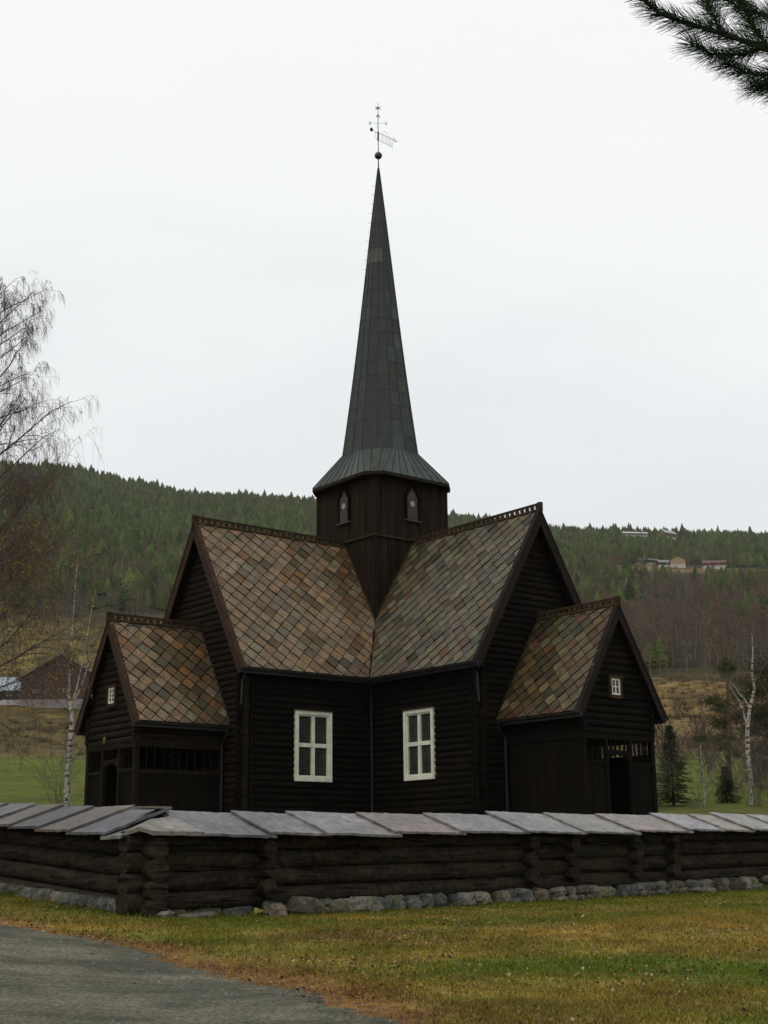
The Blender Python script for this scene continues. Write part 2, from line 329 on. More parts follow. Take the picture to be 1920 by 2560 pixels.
# ================================================================ CHURCH  (local metres; arms along +x, +y, -x, -y)
CH = thing('church', 'black tarred log church with diamond slate roofs and a tall dark spire', 'church', (-.102, 60.091, 3.0), -2.460176)
LAs = [9.61, 9.77, 9.70, 9.70]; E_, HE, HR, TW, WW = 3.556, 5.65, 11.727, 2.037, 3.01
def armpt(k, p):
    x, y, z = p
    return [(x,y,z), (-y,x,z), (-x,-y,z), (y,-x,z)][k]
class AM(MB):                                     # mesh builder in arm coordinates
    def __init__(s, k): super().__init__(); s.k = k
    def add(s, vs, fs, col=None): super().add([armpt(s.k, tuple(p)) for p in vs], fs, col)
def clip(poly, reg):                              # convex clip, reg counter-clockwise
    outp = poly
    n = len(reg)
    for i in range(n):
        a, b = reg[i], reg[(i+1) % n]; inp = outp; outp = []
        if not inp: break
        def ins(p): return (b[0]-a[0])*(p[1]-a[1])-(b[1]-a[1])*(p[0]-a[0]) >= -1e-9
        for j in range(len(inp)):
            p, q = inp[j-1], inp[j]; ip, iq = ins(p), ins(q)
            if ip != iq:
                den = (b[0]-a[0])*(q[1]-p[1])-(b[1]-a[1])*(q[0]-p[0])
                t = ((a[1]-p[1])*(b[0]-a[0])-(a[0]-p[0])*(b[1]-a[1]))/den
                outp.append((p[0]+(q[0]-p[0])*t, p[1]+(q[1]-p[1])*t))
            if iq: outp.append(q)
    return outp
def ccw(poly):
    a = sum(poly[i-1][0]*poly[i][1]-poly[i][0]*poly[i-1][1] for i in range(len(poly)))
    return poly if a > 0 else poly[::-1]
PALS = {
 'warm': [(.46,(.230,.155,.086)),(.15,(.245,.150,.070)),(.18,(.190,.158,.105)),(.14,(.172,.118,.066)),(.05,(.115,.100,.070)),(.02,(.27,.23,.15))],
 'cool_shaded': [(.40,(.140,.115,.070)),(.20,(.110,.102,.075)),(.18,(.135,.092,.060)),(.13,(.128,.120,.066)),(.07,(.066,.066,.052)),(.03,(.20,.18,.13))],  # greyer slates, also darkened in colour for the less lit roof orientation
 'moss': [(.34,(.135,.112,.056)),(.20,(.095,.084,.050)),(.20,(.105,.045,.026)),(.16,(.120,.080,.026)),(.09,(.045,.044,.032)),(.05,(.21,.19,.125))],
}
def pick(pal, dark=0):
    r = random.random(); 
    for wgt, c in PALS[pal]:
        if r < wgt: break
        r -= wgt
    j = random.uniform(.86, 1.14); mn = {'warm': (.205,.145,.088), 'cool_shaded': (.128,.110,.070), 'moss': (.115,.092,.048)}[pal]; kk = .78; c = tuple((v*kk+q*(1-kk))*.80*j*random.uniform(.95, 1.05) for v, q in zip(c, mn))
    if random.random() < dark: 
        k = random.choice([(.36,.37,.32),(.85,.60,.38),(.6,.52,.40),(.5,.48,.38)]); c = tuple(a*b for a, b in zip(c, k))
    return c
def slate_roof(k, sg, region, org_y, he, rise, run, pal, diag, wear, name='roof_slope', shift=0.0):
    """region: polygon in (x, v); v = metres up the slope"""
    Lv = math.hypot(rise, run); vy, vz = -sg*run/Lv, rise/Lv; nrm = (0, sg*rise/Lv, run/Lv)
    def P3(x, v, h=0): return (x, sg*org_y+vy*v+nrm[1]*h, he+vz*v+nrm[2]*h)
    reg = ccw(region); mb = AM(k)
    base = [P3(x, v, -.005) for x, v in reg]; off = Vector(P3(0,0,-.13))-Vector(P3(0,0,0))
    ub = AM(k); ub.prism(base, off)
    u = obj('roof_deck', ub, M['under'], None)
    xs = [p[0] for p in reg]; vs = [p[1] for p in reg]; h = diag/2
    j = -1
    while j*h < max(vs)+diag:
        i = 0; x = min(xs)-diag
        while x < max(xs)+diag:
            cx, cv = x+(h if j % 2 else 0)+shift, j*h
            g = h-.017  # inset bares the dark deck, standing in for overlap shadow lines
            jx = random.uniform(-.006, .006)
            ch = random.random(); e1, e2_ = random.uniform(-.008,.008), random.uniform(-.008,.008)
            low = [(cx+jx, cv-g)] if ch > .16 else [(cx+jx-random.uniform(.01,.05), cv-g+random.uniform(.03,.05)), (cx+jx+random.uniform(.01,.05), cv-g+random.uniform(.03,.05))]
            poly = clip(ccw(low+[(cx+g, cv+e1), (cx+jx, cv+g), (cx-g, cv+e2_)]), reg)
            if len(poly) >= 3:
                # drop slivers
                ar = abs(sum(poly[a-1][0]*poly[a][1]-poly[a][0]*poly[a-1][1] for a in range(len(poly))))/2
                if ar > .004:
                    col = pick(pal, wear(cx, cv)); th = random.uniform(.010, .02); tl = random.uniform(.035, .06); sk = random.uniform(-.012, .012)
                    hh = lambda p: .012+tl*(cv+g-p[1])/(2*g)+sk*(p[0]-cx)/g
                    top = [P3(p[0], p[1], hh(p)+th) for p in poly]; bot = [P3(p[0], p[1], hh(p)-.004) for p in poly]
                    n = len(poly); flip = sg > 0
                    fs = [tuple(range(n))]+[(a, (a+1) % n+0, (a+1) % n+n, a+n)[::-1] for a in range(n)]
                    if flip: fs = [f[::-1] for f in fs]
                    mb.add(top+bot, fs, col)
            x += diag
        j += 1
    o = obj(name, mb, M['slate'], CH); u.parent = o
    return o, P3, Lv
def crest(k, x0, x1, zr, parent):
    mb = AM(k); mb.tube([(x0,0,zr+.05),((x0+x1)/2,0,zr+.055),(x1,0,zr+.05)], .085, 8)
    x = x1-.16
    while x > x0+.1:
        mb.prism([(x-.03,-.03,zr+.1),(x+.03,-.03,zr+.1),(x+.115,-.03,zr+.2),(x+.04,-.03,zr+.235),(x+.135,-.03,zr+.26),(x-.135,-.03,zr+.26),(x-.04,-.03,zr+.235),(x-.115,-.03,zr+.2)], (0,.06,0))
        x -= .28
    mb.box(x0, x1, -.04, .04, zr+.258, zr+.345); mb.box(x1-.12, x1+.07, -.07, .07, zr+.0, zr+.362)
    return obj('ridge_crest', mb, M['crest'], parent)
def barge(k, sg, x, e, he, hr, mt, parent, wd=.30):
    mb = AM(k); run, rise = e, hr-he; L = math.hypot(run, rise); dn = (0, sg*rise/L, run/L)
    a = Vector((x, sg*e, he)); b = Vector((x, 0, hr)); nv = Vector(dn); sl = (b-a).normalized(); a = a-sl*.12
    mb.prism([a+nv*.035, b+nv*.035+sl*.03, b-nv*(wd-.03)-sl*.25, a-nv*(wd-.03)], (.045,0,0))
    mb.prism([a+nv*.075+Vector((-.14,0,0)), b+nv*.075+Vector((-.14,0,0)), b+nv*.040+Vector((-.14,0,0)), a+nv*.040+Vector((-.14,0,0))], (.21,0,0))
    return obj('bargeboard', mb, mt, parent)
def gutter(k, sg, x0, x1, e, he, parent):
    mb = AM(k); vs = []; n = 7
    prof = [(e+.02+.075+.075*math.cos(math.pi+i*math.pi/(n-1)), he-.03+.085*math.sin(math.pi+i*math.pi/(n-1))) for i in range(n)]
    prof2 = [(e+.02+.075+.064*math.cos(math.pi+i*math.pi/(n-1)), he-.03+.073*math.sin(math.pi+i*math.pi/(n-1))) for i in range(n)][::-1]
    pl = [(x0, sg*p[0], p[1]) for p in prof+prof2]; mb.prism(pl, (x1-x0,0,0))
    mb.box(x0, x1, min(sg*(e-.05), sg*(e+.012)), max(sg*(e-.05), sg*(e+.012)), he-.20, he-.025)
    return obj('gutter', mb, M['gutter'], parent)
def log(mb, p0, p1, ht=.262, dp=.20, n=10):
    """ellipse-section log between p0 and p1 (horizontal)"""
    p0 = Vector(p0); p1 = Vector(p1); a = (p1-p0).normalized(); s = a.cross(Vector((0,0,1))); vs = []
    j0 = random.uniform(-.010,.010); m = 3
    for i in range(m):
        c = p0.lerp(p1, i/(m-1)); c = c+s*random.uniform(-.010,.010); h2 = ht*random.uniform(.975,1.03)/2
        for q in range(n):
            g = 2*math.pi*(q+.5)/n; vs.append(c+s*math.cos(g)*dp/2*1.05+Vector((0,0,1))*(math.sin(g)*h2+j0))
    fs = [(i*n+q, i*n+(q+1)%n, (i+1)*n+(q+1)%n, (i+1)*n+q) for i in range(m-1) for q in range(n)]
    fs += [tuple(range(n-1,-1,-1)), tuple((m-1)*n+q for q in range(n))]
    mb.add(vs, fs)
CRS = .243
def hwg(z, e, he, hr): return (hr-z)/(hr-he)*e
for k in range(4):
    LA = LAs[k]; gx = LA-.49
    # gable log wall, and its crossing ends at the corners
    mb = AM(k); z = .12
    while z < HR-.5:
        hw = WW+.24 if z < HE+.6 else 9
        hw = min(hw, hwg(z+.1, E_, HE, HR)-.14)
        if hw > .15: log(mb, (gx, -hw, z), (gx, hw, z))
        z += CRS
    if k < 2:   # inner lining keeps the light out
        mb.prism([(gx-.06,-WW,0),(gx-.06,WW,0),(gx-.06,WW,HE+.8),(gx-.06,.15,HR-.4),(gx-.06,-.15,HR-.4),(gx-.06,-WW,HE+.8)], (-.04,0,0))
    obj('gable_wall', mb, M['brownlog'] if k == 0 else M['logx'], CH)
    for sg in (1,-1):
        mb = AM(k); z = .12+CRS/2
        while z < HE+.75:
            x0 = WW
            win = (k == 0 and sg == 1) or (k == 1 and sg == -1)
            if win and 1.55 < z < 4.3:
                log(mb, (x0-.05, sg*WW, z), (5.20, sg*WW, z)); log(mb, (6.80, sg*WW, z), (gx+.26, sg*WW, z))
            else: log(mb, (x0-.05, sg*WW, z), (gx+.26, sg*WW, z))
            z += CRS
        # vertical corner stud by the crossing, as in the photo
        mb.box(gx-.36, gx-.24, sg*WW-.14, sg*WW+.14, .0, HE+.3)
        obj('log_wall', mb, M['logx'], CH)
    V_ = math.hypot(HR-HE, E_)
    vt = (E_-TW)/E_*V_
    for sg in (1,-1):
        reg = [(E_,0),(LA-.06,0),(LA-.06,V_-.02),(TW,V_-.02),(TW,vt)]
        if k == 0: wear = lambda x, v: .62 if (x < 4.2-(V_-v)*.15 and v > 3.2) or (v > 6 and x < 5.6) else (.18 if x < 6 else .05)
        else: wear = lambda x, v: .55 if (x < 4.6-(V_-v)*.22 and v > 1.6) else .12
        o, P3, Lv = slate_roof(k, sg, reg, E_, HE, HR-HE, E_, 'warm' if k % 2 == 0 else 'cool_shaded', .63, wear)
        # flashing along the edge where the roof meets the tower
        barge(k, sg, LA-.05, E_, HE, HR, M['barge'] if k == 0 else M['bargedark'], o)
        gutter(k, sg, E_+.07, LA+.02, E_, HE, o)
        mb = AM(k); a = Vector(P3(TW+.03, vt, .07)); b = Vector(P3(TW+.03, V_, .07)); mb.beam(a, b, .05, .06); obj('flashing', mb, M['crest'], o)
        if sg == 1: crest(k, TW+.02, LA, HR, o)
        # purlins showing under the overhang
        for fr in (.03,.33,.66,.95):
            mb = AM(k); v = fr*Lv; p = P3(LA-.1, v, -.22); q = P3(LA-.75, v, -.22); mb.beam(p, q, .16, .16)
            obj('purlin', mb, M['under'], o)
    mb = AM(k); mb.beam((E_+.06, E_+.06, HE+.02), (TW+.02, TW+.02, HR-(HR-HE)*TW/E_+.05), .07, .05); obj('valley_flashing', mb, M['under'], CH)
    # porch
def porch(k, side_open):
    LA = LAs[k]; gx = LA-.49; PA = (13.212, 13.478)[k]; ep, he, hr = 2.249, 3.60, 7.459; wp = 1.789; px = PA-.37
    woodl = M['brownlog'] if k == 0 else M['logx']
    V_ = math.hypot(hr-he, ep)
    roofs = []
    for sg in (1,-1):
        reg = [(gx+.08,0),(PA-.05,0),(PA-.05,V_-.02),(gx+.08,V_-.02)]
        if k == 0: wear = lambda x, v: .9 if (x < gx+1.3+v*.30) else .12
        else: wear = lambda x, v: .8 if x < gx+1.1+(V_-v)*.35 else .12
        o, P3, Lv = slate_roof(k, sg, reg, ep, he, hr-he, ep, 'warm' if k == 0 else 'moss', .60, wear, 'porch_roof_slope', shift=.1)
        roofs.append(o)
        barge(k, sg, PA-.045, ep, he, hr, M['barge'] if k == 0 else M['bargedark'], o, .24)
        gutter(k, sg, gx+.12, PA+.02, ep, he, o)
        mb = AM(k); v = .1
        while v < V_-.1:                                   # stepped flashing against the log wall
            a = P3(gx+.10, v, .03); b = P3(gx+.10, v+.26, .03); c = P3(gx+.10, v+.20, .16)
            mb.prism([a, b, c], (.03,0,0)); v += .285
        obj('step_flashing', mb, M['louvre'] if k == 0 else M['crest'], o)
        if sg == 1: crest(k, gx+.1, PA, hr, o)
    # gable logs above the lintel
    mb = AM(k); z = 3.0
    while z < hr-.45:
        hw = min(wp+(.14 if z < 3.6 else .20), hwg(z+.08, ep, he, hr)-.12)
        if hw > .12:
            log(mb, (px, -hw, z), (px, hw, z), .268, .19)
        z += .25
    mb.prism([(px-.05,-wp,2.9),(px-.05,wp,2.9),(px-.05,wp,he+.5),(px-.05,0,hr-.3),(px-.05,-wp,he+.5)], (-.03,0,0))
    # side logs under the eave
    for sg in (1,-1):
        for z in (3.12, 3.37, 3.62, 3.87): log(mb, (gx+.1, sg*wp, z), (px+.16, sg*wp, z), .26, .18)
    obj('porch_gable_wall', mb, woodl, CH)
    # posts, rails, boarding, spindles, door
    fm = woodl if k == 0 else M['board']
    class FR:
        def box(self, *a, nm='post'): b = AM(k); b.box(*a); obj(nm, b, fm, CH)
    fr = FR()
    for sg in (1,-1):
        fr.box(px-.09, px+.09, sg*wp-.09, sg*wp+.09, 0, 2.95)
    for yy in (-.62,.62): fr.box(px-.07, px+.07, yy-.07, yy+.07, 0, 2.9)
    fr.box(px-.08, px+.085, -wp-.12, wp+.12, 2.72, 2.90, nm='lintel')
    fr.box(px-.06, px+.06, -wp+.09, -.69, 1.86, 1.98, nm='rail'); fr.box(px-.06, px+.06, .69, wp-.09, 1.86, 1.98, nm='rail')
    ah = AM(k); ah.box(px-.065, px+.065, -.55, .55, 2.24, 2.36)
    for i in range(8):
        y0, y1 = -.55+1.1*i/8, -.55+1.1*(i+1)/8; z0 = 2.02+.2*math.sin(math.pi*i/8); z1 = 2.02+.2*math.sin(math.pi*(i+1)/8)
        ah.prism([(px-.04,y0,z0),(px-.04,y1,z1),(px-.04,y1,2.241),(px-.04,y0,2.241)], (.08,0,0))
    obj('door_head', ah, fm, CH)
    for sg in (1,-1):
        fr.box(gx+.12, px-.09, sg*wp-.07, sg*wp+.07, 2.72, 3.0, nm='wall_plate')
        if sg in side_open:
            zr_ = 1.80 if k == 0 else 2.14; fr.box(gx+.12, px-.09, sg*wp-.06, sg*wp+.06, zr_, zr_+.14, nm='rail'); fr.box(gx+.12, gx+.26, sg*wp-.06, sg*wp+.06, 0, 2.72)
    def boards(axis, c, a, b, z0, z1):
        bd = AM(k); x = a
        while x < b-.02:
            x2 = min(x+random.uniform(.15,.21), b); o2 = random.choice((0,.022))
            if axis == 'y': bd.box(px-.03+o2, px+o2, x, x2+.0, z0, z1)
            else:
                s_ = 1 if c > 0 else -1; lo, hi = c+s_*(-.03+o2), c+s_*o2
                bd.box(x, x2, min(lo,hi), max(lo,hi), z0, z1)
            x = x2
        obj('boarding', bd, M['board'], CH)
    boards('y', 0, -wp+.09, -.69, 0, 1.86); boards('y', 0, .69, wp-.09, 0, 1.86)
    for sg in (1,-1):
        if sg in side_open:
            if k == 1: boards('x', sg*wp, gx+.26, px-.09, 0, 2.14)  # far side boarded higher to dim the light through the doorway
            else: boards('x', sg*wp, gx+.26, px-.09, 0, 1.80)
        else: boards('x', sg*wp, gx+.12, px-.09, 0, 2.72)
    cl = AM(k); cl.box(gx+.11, px-.06, -wp+.08, wp-.08, 2.93, 2.97); obj('porch_ceiling', cl, M['dark'], CH)  # ceiling added to close a bright slit above the lattice
    def spindle(x, y, z0, z1):
        mb = AM(k); r = .03
        mb.tube([(x,y,z0),(x,y,z0+.12),(x,y,z0+.2),(x,y,(z0+z1)/2),(x,y,z1-.2),(x,y,z1-.12),(x,y,z1)], [.035,.035,.022,.036,.022,.035,.035], 6, caps=False)
        obj('spindle', mb, M['board'], CH)
    for yy in (-1.52,-1.31,-1.10,-.89,.89,1.10,1.31,1.52): spindle(px, yy, 1.98, 2.72)
    for yy in (-.33,-.11,.11,.33): spindle(px, yy, 2.36, 2.72)
    for sg in side_open:
        n = 10 if k == 0 else 15; a, b = gx+.26, px-.09  # closer spindles on the right porch cut the light coming through
        for i in range(1, n): spindle(a+(b-a)*i/n, sg*wp, zr_+.14, 2.72)
    # floor of the porch
    fl = AM(k); fl.box(gx+.1, px+.35, -wp, wp, -.2, .12); obj('porch_floor', fl, M['board'], CH)
    # small gable window, with brown casing
    zc = 4.69 if k == 0 else 4.58
    yc = .1 if k == 0 else -.12
    cs = AM(k); X = px+.19
    cs.box(X-.2, X, yc-.33, yc-.225, zc-.40, zc+.38); cs.box(X-.2, X, yc+.225, yc+.33, zc-.40, zc+.38)
    cs.box(X-.2, X+.01, yc-.36, yc+.36, zc+.29, zc+.40); cs.box(X-.2, X+.004, yc-.225, yc+.225, zc-.42, zc-.29)
    wn = obj('gable_window', cs, M['barge'], CH)
    wf = AM(k); Y0, Y1, Z0, Z1 = yc-.224, yc+.224, zc-.289, zc+.289; t = .055; X -= .02
    wf.box(X-.05,X,Y0,Y0+t,Z0,Z1); wf.box(X-.05,X,Y1-t,Y1,Z0,Z1); wf.box(X-.05,X,Y0+t,Y1-t,Z1-t,Z1); wf.box(X-.05,X+.02,Y0+t,Y1-t,Z0,Z0+t)
    wf.box(X-.045,X-.005,yc-.016,yc+.016,Z0+t,Z1-t)
    for i in ((1,2) if k == 0 else (1,)):
        zz = Z0+t+(Z1-Z0-2*t)*i/(3 if k == 0 else 2); wf.box(X-.044,X-.007,Y0+t,Y1-t,zz-.014,zz+.014)
    obj('frame', wf, M['white'], wn)
    g = AM(k); g.box(X-.04,X-.03,Y0+.01,Y1-.01,Z0+.01,Z1-.01); obj('pane', g, M['glass'], wn)
porch(0, (1,)); porch(1, (-1+0,) if False else (1,))
# entrance lantern hanging in front of the left porch
mb = AM(0); mb.tube([(12.93,-.05,3.25),(13.12,-.05,3.30),(13.14,-.05,3.16)], .012, 5); mb.lathe([(.02,3.16),(.07,3.10),(.075,3.08),(.05,2.94),(.02,2.93)], (13.14,-.05), 8)
obj('lantern', mb, mat('brass_lantern', (.10,.11,.02), .4, .5, metallic=.3, bump=0), CH)
# tall windows on the two front walls
def big_window(k, sg, mt=None):
    X0, X1, Z0, Z1 = (5.12, 6.857, 1.607, 4.254)
    f = AM(k); y0, y1 = WW+.02, WW+.17
    def bx(a, b, c0, c1, ya=y0, yb=y1): f.box(a, b, min(sg*ya, sg*yb), max(sg*ya, sg*yb), c0, c1)
    t = .14
    bx(X0, X0+t, Z0, Z1); bx(X1-t, X1, Z0, Z1); bx(X0+t, X1-t, Z1-t, Z1); bx(X0+t, X1-t, Z0, Z0+t*1.15)
    # sash frames, stepped back
    s = .06; a, b, c0, c1 = X0+t, X1-t, Z0+t*1.15, Z1-t; zm = (c0+c1)/2+.02; xm = (a+b)/2
    ya, yb = WW+.015, WW+.12
    bx(a, a+s, c0, c1, ya, yb); bx(b-s, b, c0, c1, ya, yb); bx(a+s, b-s, c1-s, c1, ya, yb); bx(a+s, b-s, c0, c0+s, ya, yb)
    bx(a+s, b-s, zm-.075, zm+.075, ya, yb+.01); bx(xm-.075, xm+.075, c0+s, zm-.075, ya, yb); bx(xm-.075, xm+.075, zm+.075, c1-s, ya, yb)
    wo = obj('window', f, M['white'], CH)
    hd = AM(k); hd.box(X0-.06, X1+.06, min(sg*(WW+.0), sg*(WW+.22)), max(sg*WW, sg*(WW+.22)), Z1+.002, Z1+.05); obj('drip_board', hd, M['crest'], wo)
    for i, (xa, xb) in enumerate(((a+s, xm-.075), (xm+.075, b-s))):
        for za, zb in ((c0+s, zm-.075), (zm+.075, c1-s)):
            g = AM(k); g.box(xa-.01, xb+.01, min(sg*(WW+.03), sg*(WW+.04)), max(sg*(WW+.03), sg*(WW+.04)), za-.01, zb+.01)
            obj('pane', g, M['glass'], wo)
            l = AM(k); yy0, yy1 = sorted((sg*(WW+.043), sg*(WW+.052)))
            for q in range(1, 4): xx = xa+(xb-xa)*q/4; l.box(xx-.006, xx+.006, yy0, yy1, za, zb)
            for q in range(1, 8): zz = za+(zb-za)*q/8; l.box(xa, xb, yy0+.001, yy1+.001, zz-.006, zz+.006)
            obj('leading', l, M['lead'], wo)
big_window(0, 1); big_window(1, -1)
for k, sg in ((0,-1),(1,1)):  # same windows on the hidden sides of the two front arms
    mb = AM(k); s0, s1 = sorted((sg*(WW+.08), sg*(WW+.15))); 
    for a, b, c0, c1 in ((5.12,5.34,1.6,4.25),(6.64,6.86,1.6,4.25),(5.34,6.64,4.03,4.25),(5.34,6.64,1.6,1.82),(5.93,6.05,1.82,4.03),(5.34,5.93,2.9,3.0),(6.05,6.64,2.9,3.0)): mb.box(a,b,s0,s1,c0,c1)
    wo = obj('window', mb, M['white'], CH); g = AM(k); g.box(5.3,6.7,min(sg*3.08,sg*3.12),max(sg*3.08,sg*3.12),1.7,4.1); obj('pane', g, M['glass'], wo)
# downpipes
def pipe(pts, r=.045): 
    mb = MB(); mb.tube(pts, r, 8); return obj('downpipe', mb, M['gutter'], CH)
pipe([(3.60,3.60,5.55),(3.5,3.5,5.40),(3.22,3.22,5.2),(3.20,3.20,.1)], .04)
pipe([(9.36,2.33,3.5),(9.36,2.30,3.3),(9.36,1.99,2.95),(9.36,1.99,.1)], .04)
pipe([(2.33,9.50,3.5),(2.30,9.50,3.3),(1.99,9.50,2.95),(1.99,9.50,.1)], .04)
pipe([(9.36,3.62,5.5),(9.40,3.36,5.2),(9.40,3.30,4.3)], .035); pipe([(3.62,9.50,5.5),(3.36,9.56,5.2),(3.30,9.56,4.2)], .035)
# tower
tb = MB(); zt0, zt1 = 7.0, 14.9
def towerface(fx):
    x = -TW
    while x < TW-.001:
        x2 = min(x+random.uniform(.16,.22), TW); o2 = random.choice((0,.018)); 
        if TW-x2 < .05: x2 = TW
        fx(x, x2-.003, o2)
        x = x2
for s_ in (1,-1):
    towerface(lambda a, b, o2: tb.box(min(s_*(TW-.04),s_*(TW+o2)), max(s_*(TW-.04),s_*(TW+o2)), a, b, zt0, zt1))
    towerface(lambda a, b, o2: tb.box(a, b, min(s_*(TW-.039),s_*(TW+.001+o2)), max(s_*(TW-.039),s_*(TW+.001+o2)), zt0, zt1))
for a in (1,-1):
    for b in (1,-1): tb.box(*sorted((a*(TW-.10), a*(TW+.03))), *sorted((b*(TW-.10), b*(TW+.03))), zt0, zt1-.002)
tower = obj('tower', tb, M['towerboard'], CH)
mb = MB()
zb = 11.99; q_ = TW+.09
for a in (1,-1):
    mb.box(*sorted((a*(TW+.02), a*q_)), -q_, q_, zb-.05, zb+.03); mb.box(-TW-.019, TW+.019, *sorted((a*(TW+.02), a*q_)), zb-.05, zb+.03)
obj('string_course', mb, M['crest'], tower)
def twindow(k):
    f = AM(k); X = TW+.03; z0, z1, z2, h = 12.86, 13.92, 14.38, .31
    pl = [(X,-h,z0),(X,h,z0),(X,h,z1),(X,.06,z2),(X,-.06,z2),(X,-h,z1)]
    f.prism(pl, (.02,0,0)); 
    for i in range(9):
        zz = z0+.06+i*.115; f.box(X+.02, X+.045, -h+.03, h-.03, zz, zz+.035)
    wo = obj('louvred_window', f, M['louvre'], tower)
    fr = AM(k)
    for s_ in (1,-1):
        fr.prism([(X,s_*h,z0),(X,s_*(h+.07),z0),(X,s_*(h+.07),z1+.02),(X,s_*h,z1)], (.085,0,0))
        fr.prism([(X,s_*h,z1),(X,s_*(h+.13),z1-.1),(X,s_*.12,z2+.2),(X,0,z2+.2),(X,0,z2+.005)], (.11,0,0))
    obj('frame', fr, M['dark'], wo)  # black frame whose wide wedge at the tip stands for dark shadow
    s = AM(k); s.box(TW+.01, TW+.16, -.46, .46, z0-.05, z0-.005); obj('sill', s, M['louvre'], wo)
    dd = AM(k); n = 14; dd.prism([(X+.048, .13*math.cos(2*math.pi*i/n), 13.6+.13*math.sin(2*math.pi*i/n)) for i in range(n)], (.012,0,0)); obj('disc', dd, mat('pale_disc', (.30,.30,.29), .6, bump=0, var=.1), wo)
for k in range(4): twindow(k)
# spire
def mtl(j=.05):
    g = random.uniform(1-j, 1+j); c = random.random()
    b = (.031,.037,.032) if c > .08 else (.038,.044,.038)
    return tuple(v*g for v in b)
sp = MB(); ZB, RB, ZT = 16.10, 1.75, 30.37
def octv(i, r): a = math.radians(22.5+45*i); return (r*math.cos(a), r*math.sin(a))
def rad(z):
    t = (z-ZB)/(ZT-ZB); return RB*(1-t)*(1-.06*math.sin(math.pi*t))+.03
zs = np.linspace(ZB, ZT, 21)
for i in range(8):
    fcol = (1.0, 1.0, .92, 1.05)[i % 4]
    for j in range(20):
        z0, z1 = zs[j], zs[j+1]; 
        for h in (0,1):
            def pt(z, t, o=0):
                a, b = octv(i, rad(z)+o), octv(i+1, rad(z)+o); return (a[0]+(b[0]-a[0])*t, a[1]+(b[1]-a[1])*t, z)
            t0, t1 = (0,.5) if h == 0 else (.5,1)
            c = mtl()
            if j == 13: c = (.085,.083,.078) if i in (0,7) else c
            if i == 1 and j < 12 and random.random() < .45: c = tuple(v*1.45 for v in c)
            sp.add([pt(z0,t0,.006),pt(z0,t1,.006),pt(z1,t1,-.004),pt(z1,t0,-.004)], [(0,1,2,3)], c)
spire = obj('spire', sp, M['sheet'], CH)
sm = MB()
for i in range(8):
    for t, rr in ((0,.022),(.5,.014)):
        P = []
        for z in zs:
            a, b = octv(i, rad(z)+.008), octv(i+1, rad(z)+.008); P.append((a[0]+(b[0]-a[0])*t, a[1]+(b[1]-a[1])*t, z))
        sm.tube(P[:17 if t else 21], rr, 4, (.022,.026,.023))
obj('seam', sm, M['sheet'], spire)
sk = MB(); A_, Cc, ZS = 2.45, .61, 14.72
bot = []
for (sx, sy) in ((1,1),(-1,1),(-1,-1),(1,-1)):
    pr = [(sx*A_, sy*(A_-Cc)), (sx*(A_-Cc), sy*A_)]
    if sx*sy < 0: pr = pr[::-1]
    bot += pr
def lerp3(a, b, t): return tuple(a[i]+(b[i]-a[i])*t for i in range(3))
seams = MB()
for i in range(8):
    a, b = bot[i], bot[(i+1) % 8]; ta, tb2 = octv(i, RB+.02), octv(i+1, RB+.02)
    A3, B3, C3, D3 = (*a, ZS), (*b, ZS), (*tb2, ZB+.03), (*ta, ZB+.03)
    n = 3 if i % 2 == 0 else 8
    for q in range(n):
        t0, t1 = q/n, (q+1)/n
        p0, p1, p2, p3 = lerp3(A3,B3,t0), lerp3(A3,B3,t1), lerp3(D3,C3,t1), lerp3(D3,C3,t0)
        if i % 2 == 0:
            for r_ in range(3):
                sk.add([lerp3(p0,p3,r_/3), lerp3(p1,p2,r_/3), lerp3(p1,p2,(r_+1)/3), lerp3(p0,p3,(r_+1)/3)], [(0,1,2,3)], tuple(v*1.5 for v in mtl()))
        else: sk.add([p0,p1,p2,p3], [(0,1,2,3)], tuple(v*1.65 for v in mtl(.16)))
        if n > 3 or q == 0 or True: seams.tube([(p0[0],p0[1],p0[2]+.02),(p3[0],p3[1],p3[2]+.015)], .017, 4, (.02,.023,.021))
skirt = obj('skirt_roof', sk, M['sheet'], CH)
obj('seam', seams, M['sheet'], skirt)
ff = MB()
for i in range(8):
    a, b = bot[i], bot[(i+1) % 8]
    ff.prism([(a[0],a[1],ZS-.004),(b[0],b[1],ZS-.004),(b[0],b[1],ZS-.15),(a[0],a[1],ZS-.15)], (-(a[0]+b[0])*.012,-(a[1]+b[1])*.012,0))
ff.prism([(p[0]*.985,p[1]*.985,ZS-.10) for p in bot], (0,0,.02))
obj('fascia', ff, M['bargedark'], skirt)
for j in range(10):                                   # climbing pegs up the left edge of the spire
    z = 29.5-j*.47; a = octv(7, rad(z)); mb = MB(); n_ = Vector((a[0],a[1],0)).normalized()
    n_ = Vector((math.cos(math.radians(-45)), math.sin(math.radians(-45)), 0)); p = n_*rad(z)*.95+Vector((0,0,z))
    mb.tube([p, p+n_*.17, p+n_*.17+Vector((0,0,.05))], .007, 4); obj('climbing_peg', mb, M['iron'], CH)
